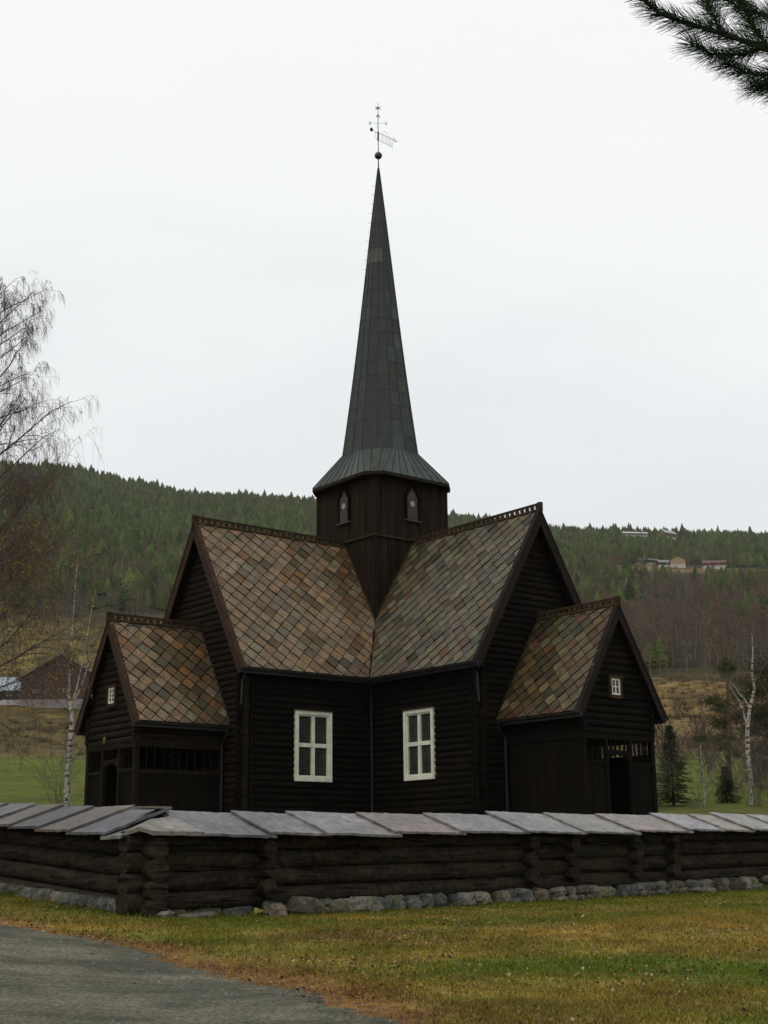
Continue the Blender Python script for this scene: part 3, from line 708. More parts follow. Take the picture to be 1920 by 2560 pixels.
# weathervane
mb = MB(); mb.tube([(0,0,30.2),(0,0,31),(0,0,33.85)], [.035,.022,.012], 6)
rod = obj('vane_rod', mb, M['iron'], CH)
mb = MB(); mb.lathe([(.02,30.87),(.10,30.90),(.165,30.97),(.185,31.05),(.165,31.13),(.10,31.20),(.02,31.23)], n=16); obj('ball', mb, mat('dark_copper_ball', (.035,.035,.045), .4, .5, bump=0), rod)
mb = MB(); DV = Vector((-.55,.62,0)).normalized()     # pennant direction in church coordinates
def vp(s_, z): return Vector((DV.x*s_, DV.y*s_, z))
def wire(pts, r=.012): mb.tube(pts, r*.75, 4)
Dn = -.62
wire([vp(-.30,32.42),vp(-.12,32.30),vp(0,32.26),vp(.72,32.26+Dn*.72),vp(.86,32.26+Dn*.86)], .016)
wire([vp(0,31.86),vp(.66,31.86+Dn*.66),vp(.68,31.28)], .014); wire([vp(.68,32.26+Dn*.68),vp(.66,31.86+Dn*.66)], .014)
for s_ in (.2,.24,.36,.42,.48,.55,.61): wire([vp(s_,32.26+Dn*s_),vp(s_,31.86+Dn*s_)], .007)
for s_ in (.1,.3,.5): wire([vp(s_,32.2+Dn*s_),vp(s_+.1,31.9+Dn*s_)], .006)
wire([vp(.2,32.26+Dn*.2),vp(.3,32.3),vp(.4,32.13),vp(.45,32.22),vp(.5,31.96)], .008)
wire([vp(.74,31.95),vp(.80,31.72),vp(.96,31.68)], .014); wire([vp(.74,31.65),vp(.86,31.75)], .014)
mb.box(-.03,.03,-.03,.03,31.84,32.30); mb.lathe([(.01,32.36),(.06,32.38),(.085,32.45),(.06,32.52),(.01,32.54)], (DV.x*-.32,DV.y*-.32), 10)
wire([vp(-.12,32.3),vp(-.16,32.1),vp(-.1,31.95),vp(-.05,31.9)], .01)
obj('pennant', mb, M['iron'], rod)
mb = MB()
for dr, z0 in ((Vector((.8,-.6,0)), 32.75), (Vector((-.6,-.8,0)), 32.78)):
    p, q = dr*-.34, dr*.34; mb.tube([p+Vector((0,0,z0)), q+Vector((0,0,z0))], .008, 4)
    for e in (p, q):
        u = e.normalized()
        for a in (-.8,0,.8): mb.tube([e+Vector((0,0,z0)), e+u*.13*math.cos(a)+Vector((0,0,z0+.15*math.sin(a)))], .009, 4)
        mb.tube([e+Vector((0,0,z0-.1)), e+u*.07+Vector((0,0,z0)), e+Vector((0,0,z0+.1))], .008, 4)
obj('compass_arms', mb, M['iron'], rod)
mb = MB(); RD = Vector((-.777,.629,0))
for zc, am in ((33.55, 6), (33.18, 3)):
    for i in range(am):
        a = math.pi/2+i*2*math.pi/6 if am == 6 else (math.pi/2, -.9+math.pi*0, math.pi+.9)[i]
        e = RD*math.cos(a)*.17+Vector((0,0,math.sin(a)*.17)); mb.tube([Vector((0,0,zc)), Vector((0,0,zc))+e], [.03,.008], 4)
obj('star', mb, M['iron'], rod)

# ================================================================ CHURCHYARD LOG WALL with slate coping
W = thing('log_wall', 'low dark log wall with slanting grey slate coping, turning a corner before the church', 'wall')
CN = Vector((-3.05,18.3,0)); DR = Vector((.7071,.7071,0)); NR = Vector((.7071,-.7071,0)); DL = Vector((-.557,.830,0)); NL = Vector((-.830,-.557,0))
def frontz_R(s): return 1.885+.0145*s
def frontz_L(s): return 1.90+.052*max(s,0)
def wlog(p0, p1, r, name='log', seed=0):
    p0 = Vector(p0); p1 = Vector(p1); a = (p1-p0); L = a.length; a.normalize(); s = a.cross(Vector((0,0,1))).normalized(); u = s.cross(a)
    n = 16; m = max(3, int(L/.35)+1); vs = []; ph = random.uniform(0, 50)
    for i in range(m):
        t = i/(m-1); c = p0.lerp(p1, t); rr = r*(1+.03*math.sin(t*3+ph)+.05*(float(vnoise(t*L*.8, ph))-.5)); 
        c = c+s*.02*(float(vnoise(t*L*.5, ph+9))-.5)+u*.025*(float(vnoise(t*L*.4, ph+21))-.5)
        for q in range(n):
            g = 2*math.pi*q/n; rq = rr*(1+.045*(float(vnoise(t*L*.5+q*.3, q*.9+ph))-.5))
            vs.append(c+s*math.cos(g)*rq+u*math.sin(g)*rq)
    fs = [(i*n+q, i*n+(q+1)%n, (i+1)*n+(q+1)%n, (i+1)*n+q) for i in range(m-1) for q in range(n)]
    fs += [tuple(range(n-1,-1,-1)), tuple((m-1)*n+q for q in range(n))]
    mb = MB(); mb.add(vs, fs); me = smesh(name, mb.v, mb.f, None, M['wlog'], False)
    me.polygons.foreach_set('use_smooth', [len(f) == 4 for f in mb.f]); return link(name, me, W)
nodes = [1.84, 7.44, 8.53, 10.33, 11.5]
segs = [(-.36,1.84),(1.84,7.44),(7.44,8.53),(8.53,10.33),(10.33,11.5),(11.5,21)]
for a, b in segs:
    for c in range(4):
        def zz(s): return frontz_R(s)-.03-(3-c)*.25
        r = .137+random.uniform(-.004,.008); jz = random.uniform(-.008,.008)
        wlog(CN+DR*a+Vector((0,0,zz(a)+jz)), CN+DR*b+Vector((0,0,zz(b)+jz+random.uniform(-.015,.015))), r)
for s in nodes:
    for c in (0,1,2):
        z = frontz_R(s)-.03-(3-c)*.25+.13; p = CN+DR*s+Vector((0,0,z))
        wlog(p-NR*.35, p+NR*(.235+random.uniform(0,.06)), .118)
for c in range(4):   # left leg, and its ends crossing the corner
    z = frontz_R(0)-.03-(3-c)*.25-.10
    r = .138+random.uniform(-.004,.008)
    wlog(CN-DL*.36+Vector((0,0,z)), CN+DL*15+Vector((0,0,z+.052*15-(.0 if c else .0))), r)
def slab(poly, z_of, th, col):
    """poly: list of (x,y); ragged outline"""
    pts = []; n = len(poly)
    for i in range(n):
        a = Vector((*poly[i],0)); b = Vector((*poly[(i+1)%n],0)); L = (b-a).length; m = max(1, int(L/.09)); nn = (b-a).cross(Vector((0,0,1))).normalized() if L > 0 else Vector()
        for j in range(m):
            p = a.lerp(b, j/m)+nn*random.uniform(-.013,.013); pts.append(p)
    top = [Vector((p.x,p.y,z_of(p)+random.uniform(-.003,.003))) for p in pts]; bo = [Vector((p.x,p.y,z_of(p)-th+random.uniform(-.006,.006)))+(Vector((0,0,0))) for p in pts]
    N_ = len(pts); mb = MB(); mb.add(top+bo, [tuple(range(N_)), tuple(range(2*N_-1,N_-1,-1))]+[(i,i+N_,(i+1)%N_+N_,(i+1)%N_) for i in range(N_)], col)
    return obj('coping_slab', mb, M['cope'], W)
def scol(dark=1.0):
    c = random.choice([(.235,.225,.245),(.26,.245,.245),(.245,.205,.175),(.265,.215,.20),(.19,.20,.225),(.22,.215,.19)]); j = random.uniform(.85,1.15)*dark; return tuple(v*j for v in c)
front, rear = .42, -.46
SLP = .36
jr = [.42,1.70,2.72,4.08,5.55,7.12,8.56,10.05,11.75,12.97,13.94,15.2,16.5,17.8,19.2,20.6]
for i in range(len(jr)-1):
    a, b = jr[i], jr[i+1]+.10; f1 = front+random.uniform(-.03,.04); r1 = rear+random.uniform(-.05,.03); tl = .05; lift = random.uniform(0,.012)
    def zf(p, a=a, b=b, tl=tl, lift=lift):
        v = p-CN; s = v.dot(DR); o = v.dot(NR); return frontz_R(s)+.02+lift+(front-o)*SLP+.040*(b-s)/(b-a)
    pf = lambda s, o: (CN+DR*s+NR*o).to_2d()[:]
    sk_ = random.uniform(-.06,.06)
    slab([pf(a,f1), pf(b,f1+random.uniform(-.03,.03)), pf(b+sk_,r1), pf(a+sk_,r1+random.uniform(-.03,.03))], zf, .032, scol(.47+.022*a))  # paler farther along: glancing sky reflection painted into the slab colour
jl = [.35,1.60,2.85,4.10,5.3,6.6,7.9,9.3,10.8,12.3,13.8]
for i in range(len(jl)-1):
    a, b = jl[i]-.02, jl[i+1]+.10; f1 = front+random.uniform(-.04,.04)
    def zf(p, a=a, b=b):
        v = p-CN; s = v.dot(DL); o = v.dot(NL); return frontz_L(s)+.03+(front-o)*SLP+.042*(b-s)/(b-a)
    pf = lambda s, o: (CN+DL*s+NL*o).to_2d()[:]
    o_ = slab([pf(a,f1), pf(a,rear+random.uniform(-.05,.05)), pf(b,rear), pf(b,f1+random.uniform(-.03,.03))], zf, .034, scol(.40))
# corner slabs
P2 = lambda v: (v.x, v.y)
cf = CN+NL*.42-DL*.22; c1 = CN+NR*.42+DR*-.22
def zc(p):
    v = p-CN; return 1.93+(.42-min(.42, max(v.dot(NR), v.dot(NL))))*SLP+.045
slab([P2(cf), P2(c1), P2(CN+NR*.44+DR*.56), P2(CN+NR*-.46+DR*.50), P2(CN+NL*-.42+DL*.25)], zc, .05, (.15,.135,.115))
slab([P2(CN+NL*.44-DL*.15), P2(CN+NL*.1-DL*.0), P2(CN+NL*-.50+DL*.15), P2(CN+NL*-.50+DL*.55), P2(CN+NL*.43+DL*.50)], lambda p: zc(p)-.045, .04, (.12,.12,.11))
slab([(-3.36,18.80),(-3.10,18.66),(-2.84,18.93),(-2.90,19.06),(-3.25,19.02)], lambda p: 2.315, .03, (.13,.12,.09))
# footing stones
def stone(c, sx, sy, sz, rz, col):
    n = 9; mb = MB(); vs = []; ph = random.uniform(0, 99)
    lay = [(-1,.72),(-.45,1),(.35,.98),(1,.70)]
    for h, k_ in lay:
        for q in range(n):
            g = 2*math.pi*q/n+ph; rr = k_*(.70+.50*float(vnoise(q*1.1+ph, h*1.5+ph))); x, y = rr*math.cos(g), rr*math.sin(g)
            x = max(-.93,min(.93,x)); y = max(-.80,min(.80,y))
            vs.append((x*sx, y*sy, h*sz*(.9+.2*random.random())))
    fs = [(i*n+q, i*n+(q+1)%n, (i+1)*n+(q+1)%n, (i+1)*n+q) for i in range(3) for q in range(n)]+[tuple(range(n-1,-1,-1)), tuple(3*n+q for q in range(n))]
    R_ = Matrix.Rotation(rz, 3, 'Z') @ Matrix.Rotation(random.uniform(-.12,.12), 3, 'X') @ Matrix.Rotation(random.uniform(-.12,.12), 3, 'Y')
    mb.add([R_ @ Vector(v)+Vector(c) for v in vs], fs, col); obj('footing_stone', mb, M['stone'], W)
def stcol(): 
    c = random.choice([(.095,.10,.082),(.125,.118,.095),(.08,.085,.078),(.14,.115,.088),(.10,.092,.062)]); j = random.uniform(.7,1.35); return tuple(v*j for v in c)
s = 2.0; cnt = 0
while s < 20.5 and cnt < 78:
    wd = random.choice((.13,.18,.24,.30,.42))*random.uniform(.85,1.15)*(1 if s < 9 else 1.45); p = CN+DR*s+NR*random.uniform(.09,.17); g = float(ground_h(p.x,p.y)); tz = frontz_R(s)-.03-.75-.12
    hgt = max(.06, (tz-g)/2+.03); rz = math.pi/4+random.uniform(-.2,.2)
    if random.random() < (.3 if s < 8 else .6):
        k_ = random.uniform(.8,1.1); stone((p.x,p.y,g+hgt*.4), wd*.58, .2, hgt*.5*k_, rz, stcol()); q = CN+DR*(s+random.uniform(-.06,.06))+NR*.09
        stone((q.x,q.y,g+hgt*1.4), wd*.62, .2, hgt*.58, rz, stcol()); cnt += 2
    else: stone((p.x,p.y,g+hgt*.85), wd*.6, .2, hgt*random.uniform(.85,1.1), rz, stcol()); cnt += 1
    s += wd*(.98 if s < 13 else 1.2)+(random.uniform(.03,.12) if random.random() < .25 else 0)
s = .25; cnt = 0
while s < 7.0 and cnt < 22:
    wd = random.uniform(.22,.5); p = CN+DL*s+NL*random.uniform(.10,.17); g = float(ground_h(p.x,p.y)); tz = frontz_R(0)+.052*s-.13-.75-.12; hgt = max(.09, (tz-g)/2+.04)
    stone((p.x,p.y,g+hgt*.8), wd*.6, .2, hgt*random.uniform(.9,1.15), math.atan2(DL.y,DL.x)+random.uniform(-.2,.2), stcol()); s += wd*.95; cnt += 1
for s_, off, sx, sz in ((.4,-.05,.3,.09),(.95,-.06,.34,.09),(1.5,-.05,.34,.10),(.05,.30,.14,.05),(.55,.36,.30,.035),(1.95,.22,.16,.09),(2.45,.26,.34,.13),(3.1,.22,.22,.10),(3.6,.24,.33,.12),(4.3,.20,.12,.08),(4.55,.26,.14,.09)):  # stones set behind the log are added to block light beneath it
    p = CN+DR*s_+NR*off; g = float(ground_h(p.x,p.y)); stone((p.x,p.y,g+sz*.8), sx, .16, sz, math.pi/4, stcol())

# ================================================================ TREES
def grow(mb, leaves, p, d0, L, r, lvl, P):
    """bare branch with children; P holds the style"""
    n = 6; pts = [Vector(p)]; dv = Vector(d0).normalized(); sl = L/n
    if P.get('xmax') and p[0]+max(0,dv.x)*L*.55 > P['xmax']: L *= .35; sl = L/n
    if P.get('xmax') and p[0] > P['xmax']: return
    for i in range(n):
        t = (i+1)/n
        dv = dv+Vector((random.gauss(0,1),random.gauss(0,1),random.gauss(0,1)))*P['wob']*(1+.5*lvl)
        dv.z += P['grav'][min(lvl, len(P['grav'])-1)]*(t if lvl < 2 else 1)
        dv.normalize(); pts.append(pts[-1]+dv*sl)
    rs = [r*(1-.8*i/n) for i in range(n+1)]
    mb.tube(pts, rs, 5 if lvl == 0 else 3, caps=False)
    if lvl < P['lv']:
        k = P['n'][lvl]
        for j in range(k):
            t = P['t0'][lvl]+(1-P['t0'][lvl])*(j+random.random())/k; i = min(n-1, int(t*n)); q = pts[i].lerp(pts[i+1], t*n-i)
            ax = (pts[i+1]-pts[i]).normalized(); rnd = Vector((random.gauss(0,1),random.gauss(0,1),random.gauss(0,1))); rnd = (rnd-ax*rnd.dot(ax)).normalized()
            nd = ax*P['fw'][lvl]+rnd*P['sp'][lvl]+Vector((0,0,P['up'][lvl]))
            grow(mb, leaves, q, nd, L*P['ls'][lvl]*random.uniform(.6,1.25)*(1.15-.5*t), max(rs[i]*.55, P['rmin']), lvl+1, P)
    elif leaves is not None:
        for q in pts[2:]:
            if random.random() < P['leaf'](q): leaves.append(q)
def leafmesh(pts, size, cols):
    mb = MB()
    for p in pts:
        a = Vector((random.gauss(0,1),random.gauss(0,1),random.gauss(0,1))).normalized()*size*random.uniform(.6,1.3); b = a.cross(Vector((random.gauss(0,1),random.gauss(0,1),random.gauss(0,1)))).normalized()*size*.5
        c = random.choice(cols); mb.add([p, p+a*.5+b, p+a, p+a*.5-b], [(0,1,2,3)], tuple(v*random.uniform(.8,1.2) for v in c))
    return mb
YEL = [(.27,.17,.03),(.21,.12,.025),(.16,.085,.025),(.24,.17,.045)]
# big weeping birch whose trunk stands outside the frame on the left
bt = thing('weeping_birch', 'large weeping birch at the left edge, bare hanging twigs and last yellow leaves', 'tree', (-11.9,38,float(ground_h(-11.9,38))-.1))
z0 = bt.location.z; tr = MB(); tp = [(0,0,0),(.1,0,3),(.0,0,6),(.2,.1,9),(.1,0,12),(.2,0,13.7),(.2,0,14.9)]
tr.tube(tp, [.34,.27,.23,.18,.12,.07,.03], 9); obj('trunk', tr, M['birch'], bt)
def tpt(z):
    for i in range(len(tp)-1):
        if tp[i][2] <= z <= tp[i+1][2]: t = (z-tp[i][2])/(tp[i+1][2]-tp[i][2]); return Vector(tp[i]).lerp(Vector(tp[i+1]), t)
    return Vector(tp[-1])
PW = dict(xmax=4.0, wob=.11, grav=[-.04,-.14,-.40,-.5], lv=3, n=[9,5,5], t0=[.28,.25,.2], fw=[1,.8,.3], sp=[.75,.8,.5], up=[.25,.05,-.5], ls=[.40,.60,1.25], rmin=.0036,
          leaf=lambda q: .34 if q.z < 8.5 else (.16 if q.z < 10.5 else .012))
lim = MB(); lv = []
random.seed(21)
hs = [3.6,4.2,4.9,5.4,6.0,6.6,7.1,7.7,8.3,8.9,9.5,10.1,10.7,11.4,12.0,12.5,13.1,13.6,14.1,14.5]
for i, h in enumerate(hs):
    for rep in ((0,2,1) if h > 5.5 else (0,1)):
        az = random.uniform(-1.1,1.1) if rep != 1 else random.uniform(1.4,4.8)     # 0 = +x, into the picture
        L = (3.9 if h < 5.6 else 3.15 if h < 10 else 3.15-(h-10)*.22)*random.uniform(.8,1.12)
        if rep == 1: L *= .8
        el_ = random.uniform(.6,1.0); dv = (math.cos(az)*math.cos(el_), math.sin(az)*math.cos(el_), math.sin(el_))
        grow(lim, lv, tpt(h+random.uniform(-.2,.2)), dv, L, .012+L*.0062, 0, PW)
for h, az, el_, L in ((4.4,.15,.88,4.6),(5.6,-.2,.80,4.6),(6.6,.0,.9,4.9),(9.8,.2,.9,3.9),(4.0,.3,.6,3.9),(3.2,.0,.6,3.8),(2.6,-.2,.7,3.8)):
    grow(lim, lv, tpt(h), (math.cos(az)*math.cos(el_), math.sin(az)*math.cos(el_), math.sin(el_)), L, .04, 0, PW)
obj('branches', lim, M['twig'], bt); obj('leaves', leafmesh(lv, .050, YEL), M['leaf'], bt)
# slender birches standing behind the wall
def white_birch(name, label, base, stems, twigs, seed, pal=YEL, leafp=.05, tl=2.2):
    random.seed(seed); b = Vector(base); g = float(ground_h(b.x,b.y)); t = thing(name, label, 'tree', (b.x,b.y,g-.1), 0, 'birches beyond the log wall')
    mb = MB(); tw = MB(); lv = []
    P = dict(wob=.10, grav=[-.01,-.03,-.1], lv=2, n=[6,5], t0=[.2,.2], fw=[.9,.8], sp=[.7,.7], up=[.2,.1], ls=[.5,.5], rmin=.006, leaf=lambda q: leafp)
    for pts, rr in stems:
        L = [Vector((p[0]-b.x,p[1]-b.y,p[2]-g+.1)) for p in pts]; mb.tube(L, rr, 7)
        for j in range(twigs):
            i = random.uniform(.15, len(L)-1.01) if len(L) > 2 else random.uniform(0,.99); q = L[int(i)].lerp(L[int(i)+1], i-int(i)); az = random.uniform(0,6.28)
            if q.z < .7: continue
            grow(tw, lv, q, (math.cos(az)*.7, math.sin(az)*.7, random.uniform(.3,.9)), tl*random.uniform(.4,1.1), .017, 0, P)
    obj('trunk', mb, M['birch'], t); obj('twigs', tw, M['twig'], t)
    if lv: obj('leaves', leafmesh(lv, .05, pal), M['leaf'], t)
    return t
white_birch('birch', 'slender forked birch with white bark left of the church, behind the wall', (-15.67,70,4.4),
  [([(-15.67,70,3.6),(-15.70,70,6.5),(-15.60,70,8.4),(-15.708,70,9.3)], [.16,.145,.13,.125]),
   ([(-15.708,70,9.3),(-15.85,70,10.0),(-15.83,70,11.5),(-15.80,70,13.5),(-15.76,70,15.2),(-15.7,70,17)], [.10,.075,.055,.04,.025,.008]),
   ([(-15.70,70,9.3),(-15.45,70,10.2),(-15.206,70,11.6),(-15.0,70,13.2),(-14.8,70,14.8)], [.06,.045,.034,.02,.008]),
   ([(-15.68,70,9.35),(-15.25,70.1,10.3),(-14.95,70.1,11.4),(-14.85,70,12.9)], [.05,.04,.03,.012])], 15, 5, leafp=.02, tl=2.3)
white_birch('birch', 'white-barked birch with crooked upper limbs at the right edge of the view', (18.34,72,3.7),
  [([(18.34,72,3.4),(18.42,72,5.2),(18.35,72,6.6),(18.42,72,8.04),(18.60,72,9.0),(18.93,72,10.1),(18.86,72,10.9),(18.99,72,11.9),(19.02,72,13)], [.15,.135,.12,.105,.085,.07,.05,.035,.015]),
   ([(18.40,72,8.3),(18.25,72,9.0),(18.1,72,9.5),(17.75,72,10.1),(17.5,72,10.6)], [.06,.05,.045,.03,.015]),
   ([(18.60,72,9.1),(18.42,72,9.55),(18.1,72,9.9),(17.9,72,10.35)], [.04,.035,.03,.015])], 12, 9, tl=2.0)
white_birch('birch', 'very thin pale birch sapling between the young spruce and the pine', (16.0,72,3.8),
  [([(16.0,72,3.5),(16.03,72,5.0),(15.98,72,6.4),(16.0,72,7.4)], [.045,.04,.03,.012])], 10, 12, leafp=.02, tl=1.2)
# bare shrubs
def shrub(label, x, y, n, L, seed, col='twig', grp='bare shrubs behind the wall'):
    random.seed(seed); g = float(ground_h(x,y)); t = thing('bare_shrub', label, 'shrub', (x,y,g-.05), 0, grp); tw = MB()
    P = dict(wob=.12, grav=[0,-.02,-.03], lv=2, n=[5,4], t0=[.25,.2], fw=[.9,.8], sp=[.6,.6], up=[.25,.1], ls=[.5,.5], rmin=.0045, leaf=lambda q: 0)
    for i in range(int(n*1.6)):
        az = random.uniform(0,6.28); grow(tw, None, (random.gauss(0,.25),random.gauss(0,.25),0), (math.cos(az)*.45, math.sin(az)*.45, 1), L*random.uniform(.6,1.05), .011, 0, P)
    obj('branches', tw, M[col], t)
shrub('low bare shrub around the foot of the forked birch', -15.2, 67, 13, 4.2, 31)
shrub('brown bare shrub against the right porch wall', 13.2, 71, 16, 3.8, 32)
shrub('thin bare bush between the spruce and the sapling', 15.2, 70, 8, 3.0, 33)
shrub('dense bare bush at the foot of the right birch', 18.0, 70, 18, 2.6, 34)
shrub('bare bush at the right frame edge under the pine', 19.9, 73, 24, 4.6, 35)
shrub('tall bare brown bush behind the right birch, beside the pine trunk', 19.4, 80, 26, 5.2, 36)
GRN = [(.030,.048,.012),(.022,.036,.010),(.042,.062,.016),(.018,.028,.010)]
def spruce(label, x, y, H, R, seed, n=18, pal=GRN, grp=None):
    random.seed(seed); g = float(ground_h(x,y)); t = thing('young_spruce', label, 'tree', (x,y,g-.05), 0, grp)
    tr = MB(); tr.tube([(0,0,0),(0.02,0,H*.5),(0,0,H)], [.05+H*.008,.035,.01], 6); obj('trunk', tr, M['bark'], t)
    mb = MB(); nw = int(H*min(8, 34/H))
    for i in range(nw):
        f = (i+.5)/nw; z = H*(.06+.92*f); rad_ = R*(1-f)**1.05*random.uniform(.6,1.2)+.06
        for j in range(11):
            az = random.uniform(0,6.28); dx, dy = math.cos(az), math.sin(az); L = rad_*random.uniform(.5,1.15)*(.75+.45*math.sin(az*2+z*3)**2); m = max(4,int(L/.07))
            for q in range(m):
                s_ = (q+1)/m; c = Vector((dx*L*s_, dy*L*s_, z+random.uniform(-.03,.03)-L*.22*s_*s_+.14*L*s_**3)); wd = (.16+.22*R*(1-s_*.6))*.5
                side_ = Vector((-dy,dx,0)); 
                for sg in (1,-1):
                    tip = c+side_*sg*wd*random.uniform(.5,1.1)+Vector((dx,dy,0))*.12+Vector((0,0,-random.uniform(.02,.13)))
                    cc = random.choice(pal); k_ = random.uniform(.75,1.25); mb.add([c+Vector((dx,dy,0))*-.035, c+Vector((dx,dy,0))*.05, tip], [(0,1,2)], tuple(v*k_ for v in cc))
    obj('crown', mb, M['veg'], t)
spruce('young dark green spruce right of the church, just behind the wall', 14.45, 72, 4.2, 1.25, 41)
spruce('small dark spruce bush between the pine trunk and the right birch', 17.6, 74, 2.0, .9, 43)
spruce('small spruce alone on the tan meadow above the wall, right side', 48.2, 200, 6.0, 1.8, 42)
def pine(label, x, y, pts, clumps, seed, pal):
    random.seed(seed); g = float(ground_h(x,y)); t = thing('pine_tree', label, 'tree', (x,y,g-.1), 0)
    L = [Vector((p[0]-x,p[1]-y,p[2]-g+.1)) for p in pts]; tr = MB(); tr.tube(L, [.17-.13*i/(len(L)-1) for i in range(len(L))], 7); obj('trunk', tr, M['pinebark'], t)
    mb = MB(); bb = MB()
    for cx, cy, cz, sx, sz in clumps:
        c = Vector((cx-x, cy-y, cz-g+.1)); 
        # branch to the clump
        best = min(L, key=lambda p: (p-c-Vector((0,0,-.6))).length); bb.tube([best, best.lerp(c,.5)+Vector((0,0,-.1)), c], [.04,.03,.012], 4)
        for i in range(int(520*sx*sz)+100):
            v = Vector((random.gauss(0,.42)*sx, random.gauss(0,.42)*sx, random.gauss(0,.40)*sz)); 
            dv = Vector((random.gauss(0,1),random.gauss(0,1),random.gauss(.5,1))).normalized(); cc = random.choice(pal); k_ = random.uniform(.7,1.3)
            for w_ in range(3):
                d2 = (dv+Vector((random.gauss(0,.5),random.gauss(0,.5),random.gauss(0,.5)))).normalized()*random.uniform(.12,.26); sd_ = d2.cross(Vector((random.random(),random.random(),.3))).normalized()*.018
                mb.add([c+v-sd_, c+v+sd_, c+v+d2], [(0,1,2)], tuple(a*k_ for a in cc))
    obj('crown', mb, M['veg'], t); obj('branches', bb, M['pinebark'], t)
def PZ(u, v, Y):   # helper for building the clump tables: offset in metres from the pine's own axis
    return u, v
PG = [(.050,.070,.018),(.036,.052,.014),(.068,.088,.022),(.052,.052,.018)]
k85 = 85/3499.*.2487*1.0
def pc(zx, zy, sx, sz, Y=85):  # clump given in survey units right of / below the pine's top
    return (20.795+(zx-1080)*k85, Y+random.uniform(-1,1), 12.882-(zy-490)*k85*1.06, sx, sz)
pine('scraggly pine with reddish trunk left of the right-hand birch', 20.55, 85, [(20.545,85,4.0),(20.50,85,7),(20.659,85,9.6),(20.72,85,11.5),(20.795,85,12.6)],
     [pc(1080,490,.75,.7), pc(1190,640,.55,.5), pc(920,790,.7,.35), pc(1030,850,.9,.5), pc(1150,780,.7,.5), pc(1190,930,.5,.4), pc(1000,990,.7,.4), pc(800,1140,.7,.22), pc(940,1150,.7,.25), pc(1010,1220,.6,.35), pc(960,1560,.45,1.0), pc(950,1660,.3,.4), pc(1080,1300,.4,.3)], 51, PG)
pine('broad dark pine cut off by the right frame edge', 24.6, 90, [(24.6,90,4.5),(24.7,90,8),(24.6,90,11),(24.5,90,13.6)],
     [(24.4,90,13.2,1.3,1.2),(23.0,89,10.6,1.0,.8),(23.2,89,7.6,1.0,.8),(24.0,89,9.9,1.4,.9),(23.6,89.5,12.0,1.0,.8),(25.2,90,12.0,1.2,.9),(24.2,90,10.8,1.4,.7),(23.2,90,9.6,.9,.6),(24.9,90,9.2,1.3,.7),(23.7,90,8.3,1.1,.5),(24.4,90,7.2,1.3,.6),(23.3,90,6.6,.8,.5),(24.6,90,5.8,1.2,.6)], 52, [(.036,.046,.016),(.028,.036,.013),(.05,.045,.02)])
# foreground pine: trunk to the right of the picture, one bough hanging into its corner
random.seed(61)
fp = thing('pine_tree', 'pine bough with long dark needles hanging into the upper right corner', 'tree', (2.9,4.0,float(ground_h(2.9,4.0))-.05)); o0 = fp.location.copy()
tr = MB(); tr.tube([(0,0,0),(.05,0,2.0),(.02,.05,4.5),(0,0,8)], [.19,.165,.14,.08], 10); obj('trunk', tr, M['pinebark'], fp)
shoots = [
 ([(2.9,3.6,3.6),(1.9,3.25,3.42),(1.25,3.05,3.36),(.998,3.0,3.406),(.936,3.0,3.443),(.827,3.0,3.49),(.733,3.0,3.522),(.675,2.98,3.532),(.633,2.95,3.549),(.587,2.9,3.556)], .0085, 3),
 ([(.92,3.0,3.446),(.875,3.0,3.431),(.796,2.97,3.413),(.740,2.95,3.428)], .0038, 0),
 ([(1.25,3.05,3.36),(1.05,3.0,3.385),(.983,3.0,3.381),(.931,3.0,3.376),(.888,3.0,3.379),(.815,2.95,3.377)], .0045, 2),
 ([(1.25,3.05,3.36),(1.06,3.0,3.30),(1.004,3.0,3.303),(.964,3.0,3.318),(.918,2.97,3.319),(.875,2.95,3.319)], .0042, 2),
 ([(1.05,3.0,3.46),(1.005,3.0,3.485),(.943,3.0,3.533),(.888,3.05,3.595),(.821,3.05,3.64)], .004, 0),
 ([(.827,3.0,3.49),(.812,3.03,3.57),(.801,3.05,3.64)], .0032, 0),
 ([(.951,3.02,3.445),(.913,3.05,3.55),(.891,3.05,3.633)], .0035, 0),
 ([(1.05,3.02,3.40),(.985,3.0,3.52),(.97,3.0,3.63)], .0035, 0),
 ([(1.06,3.0,3.35),(1.007,3.0,3.345),(.967,3.0,3.357),(.930,3.0,3.356)], .003, 0)]
bb = MB(); nd = MB()
for pts, r, st in shoots:
    L = [Vector(p)-o0 for p in pts]; m = len(L); bb.tube(L, [r*(1-.6*i/(m-1)) for i in range(m)], 6)
    for i in range(st, m-1):
        a, b = L[i], L[i+1]; dv = (b-a).normalized(); n_ = int((b-a).length*2300)
        for j in range(n_):
            p = a.lerp(b, random.random()); rnd = Vector((random.gauss(0,1),random.gauss(0,1),random.gauss(0,1))); rnd = (rnd-dv*rnd.dot(dv)).normalized()
            tipb = 1 if i == m-2 else 0
            ang = random.uniform(.35,.95); d2 = (dv*math.cos(ang)+rnd*math.sin(ang)).normalized(); ln = random.uniform(.042,.068)
            p1 = p+d2*ln*.5; d3 = (d2*1.0+dv*.25+Vector((0,0,-.22))).normalized(); p2 = p1+d3*ln*.5
            c = random.choice([(.020,.045,.012),(.030,.060,.014),(.014,.030,.012),(.018,.028,.014)])
            nd.tube([p,p1,p2], [.00065,.0006,.0003], 3, c, caps=False)
obj('branches', bb, M['bark'], fp); obj('needles', nd, M['veg'], fp)

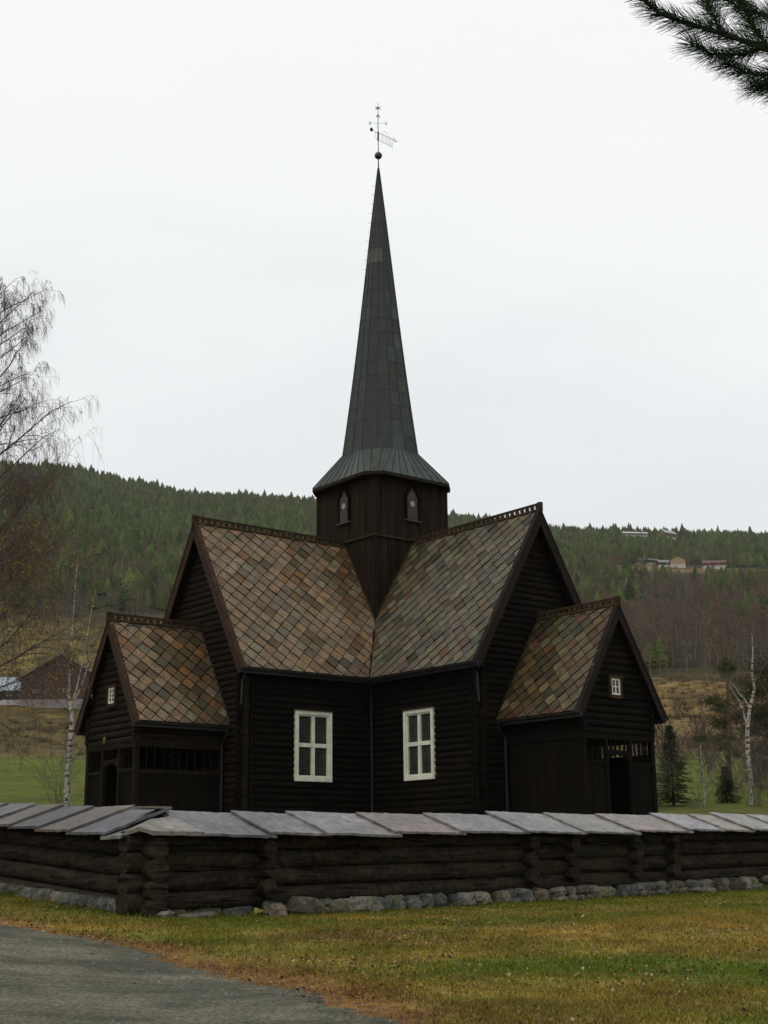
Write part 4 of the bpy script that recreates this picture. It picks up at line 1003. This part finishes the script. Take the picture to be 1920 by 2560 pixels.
# ================================================================ FOREST on the hillside (a far wood that reads as one mass)
def conifer_tpl(seed, pine=False):
    rg = np.random.default_rng(seed); V = []; T = []
    L = 6
    for i in range(L):
        z0 = .10+.80*i/L; z1 = z0+.30*(1-.3*i/L); R0 = (.20 if not pine else .24)*(1-(i/L)**1.25*.9)*(1 if not pine else (.55+.45*math.sin(math.pi*(i+1)/(L+1))))
        n = 7 if not pine else 9; o = len(V); V.append((rg.normal(0,.008), rg.normal(0,.008), min(z1,1.0)))
        for k in range(2*n):
            a = 2*math.pi*(k+rg.uniform(-.3,.3))/(2*n)+i; rr = R0*(1.15 if k % 2 else .55)*rg.uniform(.75,1.2); V.append((rr*math.cos(a), rr*math.sin(a), z0-(.045 if k % 2 else -.02)+rg.uniform(-.02,.02)))
        for k in range(2*n): T.append((o, o+1+k, o+1+(k+1)%(2*n)))
    return np.array(V), np.array(T), np.zeros(len(V))
def birch_tpl(seed):
    rg = np.random.default_rng(seed); V = []; T = []; K = []
    for h0, h1, r0, r1 in ((0,.45,.012,.010),(.45,.9,.010,.004)):
        o = len(V)
        for z, r in ((h0,r0),(h1,r1)):
            for k in range(3): V.append((r*math.cos(2.1*k), r*math.sin(2.1*k), z)); K.append(1 if h0 == 0 else .75)
        for k in range(3): T += [(o+k, o+(k+1)%3, o+3+(k+1)%3), (o+k, o+3+(k+1)%3, o+3+k)]
    for i in range(80):
        z = rg.uniform(.28,.85); a = rg.uniform(0,6.28); rr = .14*math.sin(math.pi*min(1,(z-.15)/.85))**.7*rg.uniform(.05,1); c = np.array((rr*math.cos(a), rr*math.sin(a), z)); ln = rg.uniform(.07,.15)
        d_ = np.array((math.cos(a)*.45+rg.normal(0,.2), math.sin(a)*.45+rg.normal(0,.2), 1.0)); d_ = d_/np.linalg.norm(d_)*ln; s_ = np.array((rg.normal(),rg.normal(),0)); s_ = s_/np.linalg.norm(s_)*.0105
        o = len(V); V += [c-s_, c+s_, c+d_]; K += [0,0,0]; T.append((o,o+1,o+2))
    return np.array(V), np.array(T), np.array(K, float)
def scatter(name, tpls, X, Y, H, Wd, cols, tcolr=(.17,.15,.13)):
    VV = []; TT = []; CC = []; o = 0; Z = ground_h(X, Y); idx = RNG.integers(0, len(tpls), len(X))
    for ti, (v, t, kk) in enumerate(tpls):
        s_ = idx == ti; n = s_.sum(); 
        if not n: continue
        a = RNG.uniform(0, 6.28, n); ca, sa = np.cos(a), np.sin(a); h = H[s_][:,None]; wd = (H*Wd)[s_][:,None]
        x = (v[None,:,0]*ca[:,None]-v[None,:,1]*sa[:,None])*wd+X[s_][:,None]; y = (v[None,:,0]*sa[:,None]+v[None,:,1]*ca[:,None])*wd+Y[s_][:,None]; z = v[None,:,2]*h+Z[s_][:,None]-.3
        VV.append(np.stack([x,y,z],-1).reshape(-1,3)); TT.append((t[None]+np.arange(n)[:,None,None]*len(v)+o).reshape(-1,3)); o += n*len(v)
        c = cols[s_][:,None,:]*(1-kk[None,:,None])+np.array(tcolr)[None,None]*kk[None,:,None]
        CC.append((c*RNG.uniform(.85,1.15,(n,len(v)))[:,:,None]).reshape(-1,3))
    me = npmesh(name, np.concatenate(VV), np.concatenate(TT), np.concatenate(CC), M['farveg']); o_ = link(name, me); return tag(o_, kind='stuff')
def pol(n, a, b, p=1.0):
    th = RNG.uniform(-.37,.37,n); r = a+(b-a)*RNG.uniform(0,1,n)**p; return th, r
HOUSES = [(.155,.245,925,1012),(.165,.222,1440,1480)]
def keep_out(th, r, m=0):
    k = np.zeros(len(th), bool)
    k |= (th > .175) & (r > 872) & (r < 1003) & (th < .4)
    k |= (th > .165) & (th < .228) & (r > 1320) & (r < 1440)
    k |= (th > .155) & (th < .165) & (r > 960) & (r < 1003)
    k |= (th > .20) & (th < .235) & (r > 780) & (r < 860)
    return k
# conifers
th, r = pol(26000, 380, 1508, .85); X = r*np.sin(th); Y = r*np.cos(th)
nz = fbm(X/55, Y/55, 91)+.25*(fbm(X/18, Y/18, 95)-.5)
lim_ = np.interp(th, [-.37,-.27,-.1,0,.08,.12,.2,.37], [720,720,650,600,640,760,1000,1000])
pc_ = np.where(r > lim_, sstep(.38,.54, nz+.16*sstep(0,200,r-lim_)), sstep(.50,.60, nz)*.75*np.where(th < .0, (r > 600), (r > 430)))
sel = (RNG.uniform(0,1,len(r)) < pc_) & ~keep_out(th, r); th, r, X, Y, nz = th[sel], r[sel], X[sel], Y[sel], nz[sel]
H = RNG.uniform(5.5, 11, len(r))*(1+.45*(RNG.uniform(0,1,len(r)) > .94)); base = np.array([.026,.044,.011])[None]*np.ones((len(r),1))
vr = RNG.uniform(0,1,len(r))[:,None]; base = base*(1-vr)+np.array([.076,.096,.022])[None]*vr; base *= RNG.uniform(.7,1.3,(len(r),1))*(.8+.5*fbm(X/90,Y/90,97))[:,None]
scatter('conifer_forest', [conifer_tpl(1), conifer_tpl(2), conifer_tpl(3,True), conifer_tpl(4)], X, Y, H, RNG.uniform(1.1,2.0,len(r)), base)
# bare birches
th, r = pol(13500, 380, 1450, 1.0); X = r*np.sin(th); Y = r*np.cos(th); nz = fbm(X/60, Y/60, 111)
lo_ = np.where(th < 0, 540, np.interp(th, [0,.1,.2,.37],[470,390,370,370]))+40*(fbm(X/30,Y/30,115)-.5)
pb = np.where(r < lim_[0]*0+np.interp(th, [-.37,-.27,-.1,0,.08,.12,.2,.37],[790,790,720,690,760,900,1010,1010]), .9*sstep(0,150,r-lo_)**.8+.04, sstep(.50,.60,nz)*.7+.08)*(r > lo_)
sel = (RNG.uniform(0,1,len(r)) < pb) & ~keep_out(th, r); th, r, X, Y = th[sel], r[sel], X[sel], Y[sel]
H = RNG.uniform(7.5,12,len(r)); cb = np.array([.110,.078,.052])[None]*RNG.uniform(.7,1.35,(len(r),1))*np.array([1,1,1])+RNG.normal(0,.006,(len(r),3)); cb[:,0] += .008
scatter('bare_birch_wood', [birch_tpl(5), birch_tpl(6), birch_tpl(7), birch_tpl(8)], X, Y, H, RNG.uniform(.9,1.3,len(r)), np.clip(cb,.02,1))
# thin bare birches straggling down over the meadow, right of the church
th = RNG.uniform(.10,.37,230); r = 105+270*RNG.uniform(0,1,230); X = r*np.sin(th); Y = r*np.cos(th); sel = (fbm(X/25,Y/25,141) > .47) & (np.abs(np.arctan2(X,Y)-.241) > .006); X, Y, r = X[sel], Y[sel], r[sel]
scatter('meadow_birches', [birch_tpl(15), birch_tpl(16), birch_tpl(17)], X, Y, RNG.uniform(2.0,6.5,len(r)), RNG.uniform(.9,1.5,len(r)), np.array([.085,.058,.040])[None]*RNG.uniform(.7,1.3,(len(r),1)))
# brush and tufts over the meadow slopes
th, r = pol(9000, 165, 560, 1.0); X = r*np.sin(th); Y = r*np.cos(th); nz = fbm(X/35, Y/35, 131)
sel = (RNG.uniform(0,1,len(r)) < (sstep(.40,.6,nz)*.75+.1+.4*sstep(290,350,r)*(th > .03)+.3*(th > .15))) & ~((th < -.15) & (r > 290) & (r < 385)); X, Y, r = X[sel], Y[sel], r[sel]
cb = np.where(RNG.uniform(0,1,(len(r),1)) < .6, np.array([[.095,.060,.035]]), np.array([[.085,.080,.030]]))*RNG.uniform(.7,1.3,(len(r),1))
def brush_tpl(seed):
    rg = np.random.default_rng(seed); V = []; T = []
    for i in range(40):
        a = rg.uniform(0,6.28); c = np.array((rg.normal(0,.22), rg.normal(0,.22), 0)); d_ = np.array((math.cos(a)*.5, math.sin(a)*.5, rg.uniform(.5,1))); s_ = np.array((rg.normal()*.02, rg.normal()*.02, 0)); o = len(V); V += [c-s_, c+s_, c+d_]; T.append((o,o+1,o+2))
    return np.array(V), np.array(T), np.zeros(len(V))
scatter('meadow_brush', [brush_tpl(1), brush_tpl(2)], X, Y, RNG.uniform(.5,1.7,len(r)), RNG.uniform(.8,1.5,len(r)), cb)

# ================================================================ BUILDINGS far off
def house(name, label, x, y, rz, L, Wd, hw, hr, wallc, roofc, found=.0, fc=(.4,.4,.38), wins=(), ov=.5, zoff=0, trim=(.5,.5,.45), cat='house'):
    g = float(ground_h(x, y)); t = thing(name, label, cat, (x,y,g-.3+zoff), rz, None)
    a, b = L/2, Wd/2; f = MB(); f.box(-a-.05,a+.05,-b-.05,b+.05,-1.5,found+.3); obj('foundation', f, mat(name+'_foundation', fc, bump=0, var=.15), t)
    wl = MB(); z0 = found+.3; wl.prism([(-a,-b,z0),(-a,b,z0),(-a,b,hw),(-a,0,hr-.1),(-a,-b,hw)], (L,0,0)); obj('wall', wl, mat(name+'_wall', wallc, bump=0, scale=2, stretch=(4,4,.3), var=.3), t)
    rmat = mat(name+'_roof', roofc, bump=0, var=.2, rough=.6)
    for sg in (1,-1):
        r_ = MB(); s_ = (hr-hw)/b; e = b+ov; r_.prism([(-a-ov, sg*e, hr-s_*e+.02),(-a-ov,0,hr+.02),(-a-ov,0,hr+.22),(-a-ov,sg*e,hr-s_*e+.2)], (L+2*ov,0,0)); obj('roof', r_, rmat, t)
    for side_, u, z, ww, hh in wins:
        m_ = MB(); 
        if side_ == 'f': m_.box(u-ww/2,u+ww/2,-b-.08,-b-.01,z,z+hh)
        elif side_ == 'l': m_.box(-a-.08,-a-.01,u-ww/2,u+ww/2,z,z+hh)
        else: m_.box(a+.01,a+.08,u-ww/2,u+ww/2,z,z+hh)
        wo = obj('window', m_, mat(name+'_trim', trim, bump=0, var=.05), t)
        p_ = MB()
        k_ = .72
        if side_ == 'f': p_.box(u-ww/2*k_,u+ww/2*k_,-b-.10,-b-.081,z+hh*.14,z+hh*.86)
        elif side_ == 'l': p_.box(-a-.10,-a-.081,u-ww/2*k_,u+ww/2*k_,z+hh*.14,z+hh*.86)
        else: p_.box(a+.081,a+.10,u-ww/2*k_,u+ww/2*k_,z+hh*.14,z+hh*.86)
        obj('pane', p_, M['glass'], wo)
    return t
# big dark barn: gable end faces the camera (ridge runs away from us)
g0 = float(ground_h(-77,335))
house('barn', 'big dark timber barn with a wide gable and pale roof edge, far left', -76.8, 338, math.radians(90), 16, 18.5, 6.4, 12.0, (.048,.028,.020), (.22,.24,.26), 1.0, (.21,.19,.18), [('l',-1.6,3.0,1.9,.9),('l',5.6,2.8,1.5,.8)], .9, 38.9-float(ground_h(-76.8,338)), (.28,.27,.22), 'barn')
house('barn_annex', 'low farm building with blue-grey sheet roof beside the big dark barn', -94.5, 336, math.radians(3), 17, 9, 4.9, 8.2, (.022,.018,.015), (.30,.34,.40), 2.2, (.40,.37,.38), [('f',5.0,3.3,1.4,.9),('f',7.6,3.2,1.0,.7)], .6, 37.9-float(ground_h(-94.5,336)), (.3,.3,.24), 'farm building')
house('hilltop_barn', 'red barn with pale roof on the skyline ridge, right side', 289, 1395, math.radians(35), 17, 12, 4.5, 9.0, (.10,.030,.022), (.30,.30,.28), .5, (.3,.3,.28), (), .5, 1.5, cat='barn')
house('hilltop_shed', 'long low shed with whitish roof left of the ridge barn', 257, 1400, math.radians(8), 26, 7, 2.4, 4.4, (.10,.06,.04), (.42,.42,.40), .3, (.3,.3,.28), (), .4, 1.5, cat='shed')
house('farmhouse', 'yellowish gabled farmhouse in the hillside clearing', 208, 972, math.radians(78), 9, 10.5, 4.6, 7.6, (.32,.21,.10), (.09,.07,.06), 1.2, (.40,.38,.34), [('l',-2.2,2.6,1.2,1.1),('l',2.2,2.6,1.2,1.1)], .6, 0)
house('red_farmhouse', 'long red farmhouse on a pale foundation in the clearing', 232, 966, math.radians(-4), 15.5, 8, 3.8, 5.8, (.13,.034,.020), (.12,.045,.032), 1.3, (.36,.35,.33), [('f',-4,2.8,1.4,1.0),('f',3,2.8,1.4,1.0)], .5, 0)
house('log_cabin', 'black cabin nearest the yellowish farmhouse, left of it in the clearing', 198, 974, math.radians(8), 8, 6, 2.9, 4.8, (.025,.02,.018), (.16,.17,.16), .5, (.4,.4,.38), [('f',2,1.2,1.5,1.2)], .6, 0, cat='cabin')
house('log_cabin', 'black low cabin second left of the yellowish farmhouse', 192.5, 986, math.radians(20), 8.5, 6, 2.5, 4.2, (.02,.017,.015), (.06,.06,.055), .4, (.25,.24,.22), (), .6, 0, cat='cabin')
house('hillside_hut', 'small reddish hut at the left end of the clearing, among trees', 186, 992, math.radians(25), 6, 5, 2.6, 4.4, (.10,.05,.035), (.14,.09,.07), .4, (.3,.3,.3), [('r',0,1.3,1.3,1.1)], .5, 0, cat='hut')

# ================================================================ LAWN DETAIL
def in_fence(x, y):      # strictly on the camera side of the wall
    a = (x+3.05)*.7071-(y-18.3)*.7071; b = -(x+3.05)*.83-(y-18.3)*.557
    return np.maximum(a, b) > .13
n = 420000; yy = 8.2+21.5*RNG.uniform(0,1,n)**1.25; hwid = yy*.33+.8; xx = RNG.uniform(-1,1,n)*hwid
ed = path_edge_x(yy)+(fbm(yy*1.2, 0*yy, 5)-.5)*.5; s_ = in_fence(xx,yy) & (xx > ed-.04-.35*RNG.uniform(0,1,n)**3); xx, yy = xx[s_], yy[s_]
dens = .35+.65*sstep(.35,.6,fbm(xx*1.5,yy*1.5,151)); dp = xx-path_edge_x(yy); dens = dens*(.15+.85*sstep(0,.9,dp)); s_ = RNG.uniform(0,1,len(xx)) < dens; xx, yy = xx[s_], yy[s_]
zz_ = ground_h(xx, yy); n = len(xx); h = RNG.uniform(.018,.045,n)*(1+2.4*(1-sstep(.16,.5,fence_band(xx,yy)))*RNG.uniform(0,1,n))*(.7+.9*fbm(xx*4,yy*4,193)); a = RNG.uniform(0,6.28,n); wd = .0035+yy*.00022; ln = RNG.normal(0,.55,(n,2))*h[:,None]
B = np.stack([xx,yy,zz_-.004],1); S_ = np.stack([np.cos(a)*wd, np.sin(a)*wd, 0*a],1); Tp = B+np.stack([ln[:,0],ln[:,1],h],1)
V = np.stack([B-S_,B+S_,Tp],1).reshape(-1,3); T = np.arange(3*n).reshape(-1,3); c = gcol(xx,yy)*RNG.uniform(.55,1.65,(n,1))*(.75+.5*fbm(xx*5,yy*5,191))[:,None]*np.array([1.08,1.1,1.0]); c = np.clip(c+RNG.normal(0,.006,(n,3)),.004,1)
o = link('grass', npmesh('grass', V, T, np.repeat(c,3,0), M['blade'])); tag(o, kind='stuff')
# fallen leaves
n = 24000; yy = 8.5+20*RNG.uniform(0,1,n)**1.2; xx = RNG.uniform(-1,1,n)*(yy*.32+.5); cl = fbm(xx*.9, yy*.9, 171)
pr = sstep(.45,.62,cl)*.6+.06+.9*np.exp(-((xx+.3)/.8)**2-((yy-15.8)/.8)**2)+.5*np.exp(-((xx+4)/2.0)**2-((yy-18.0)/1.3)**2)+.35*np.exp(-((xx-3)/1.5)**2-((yy-14)/.7)**2)
s_ = in_fence(xx,yy) & (xx > path_edge_x(yy)-.25) & (RNG.uniform(0,1,n) < pr); xx, yy = xx[s_], yy[s_]; n = len(xx); zz_ = ground_h(xx,yy)+.018
sz = RNG.uniform(.009,.021,n); a = RNG.uniform(0,6.28,n); tl = RNG.normal(0,.4,(n,2)); ang = np.array([0,1.3,2.6,3.7,5.0])
V = np.stack([np.stack([xx+np.cos(a+g)*sz*(1 if i % 2 == 0 else .7), yy+np.sin(a+g)*sz*(1 if i % 2 == 0 else .7), zz_+(np.cos(a+g)*tl[:,0]+np.sin(a+g)*tl[:,1])*sz], 1) for i, g in enumerate(ang)],1).reshape(-1,3)
T = np.arange(5*n).reshape(-1,5); pal = np.array([(.24,.17,.08),(.18,.09,.035),(.09,.045,.025),(.36,.29,.17),(.22,.12,.05),(.06,.04,.03)]); c = pal[RNG.choice(6,n,p=[.16,.24,.25,.06,.16,.13])]*RNG.uniform(.8,1.2,(n,1))
o = link('fallen_leaves', npmesh('fallen_leaves', V, T, np.repeat(c,5,0), M['leaf'])); tag(o, kind='stuff')
# loose pebbles on the gravel
n = 9000; yy = 8+13*RNG.uniform(0,1,n)**1.3; xx = path_edge_x(yy)-RNG.uniform(0,1,n)**1.2*6+.1; s_ = xx > -yy*.34-.5; xx, yy = xx[s_], yy[s_]; n = len(xx)
zz_ = ground_h(xx,yy)+.014; sz = RNG.uniform(.004,.012,n)*(1+(RNG.uniform(0,1,n) > .97)*.9); oc = np.array([(1,0,0),(0,1,0),(-1,0,0),(0,-1,0),(0,0,.8),(0,0,-.5)]); fc = np.array([(0,1,4),(1,2,4),(2,3,4),(3,0,4)])
a = RNG.uniform(0,6.28,n); ca, sa = np.cos(a), np.sin(a); jit = RNG.uniform(.7,1.3,(n,6,1)); ov = oc[None]*jit
V = np.stack([(ov[:,:,0]*ca[:,None]-ov[:,:,1]*sa[:,None])*sz[:,None]+xx[:,None], (ov[:,:,0]*sa[:,None]+ov[:,:,1]*ca[:,None])*sz[:,None]+yy[:,None], ov[:,:,2]*sz[:,None]+zz_[:,None]],-1).reshape(-1,3)
T = (fc[None]+np.arange(n)[:,None,None]*6).reshape(-1,3); c = np.array([.09,.09,.082])[None]*RNG.uniform(.45,1.9,(n,1)); c = np.where(RNG.uniform(0,1,(n,1)) > .993, .26, c)
o = link('pebbles', npmesh('pebbles', V, T, np.repeat(c,6,0), M['stone'])); tag(o, kind='stuff')

# ================================================================ the valley air
hz = MB(); hz.box(-3400, 3400, -3400, 3400, -66, 480)
hm = bpy.data.materials.new('valley_haze'); hm.use_nodes = True; ht = hm.node_tree; ht.nodes.clear()
ho = ht.nodes.new('ShaderNodeOutputMaterial'); hv = ht.nodes.new('ShaderNodeVolumePrincipled'); hv.inputs['Density'].default_value = HAZE; hv.inputs['Color'].default_value = (.93,.96,.98,1)
ht.links.new(hv.outputs[0], ho.inputs['Volume'])
h_ = obj('haze', hz, hm); tag(h_, kind='stuff')
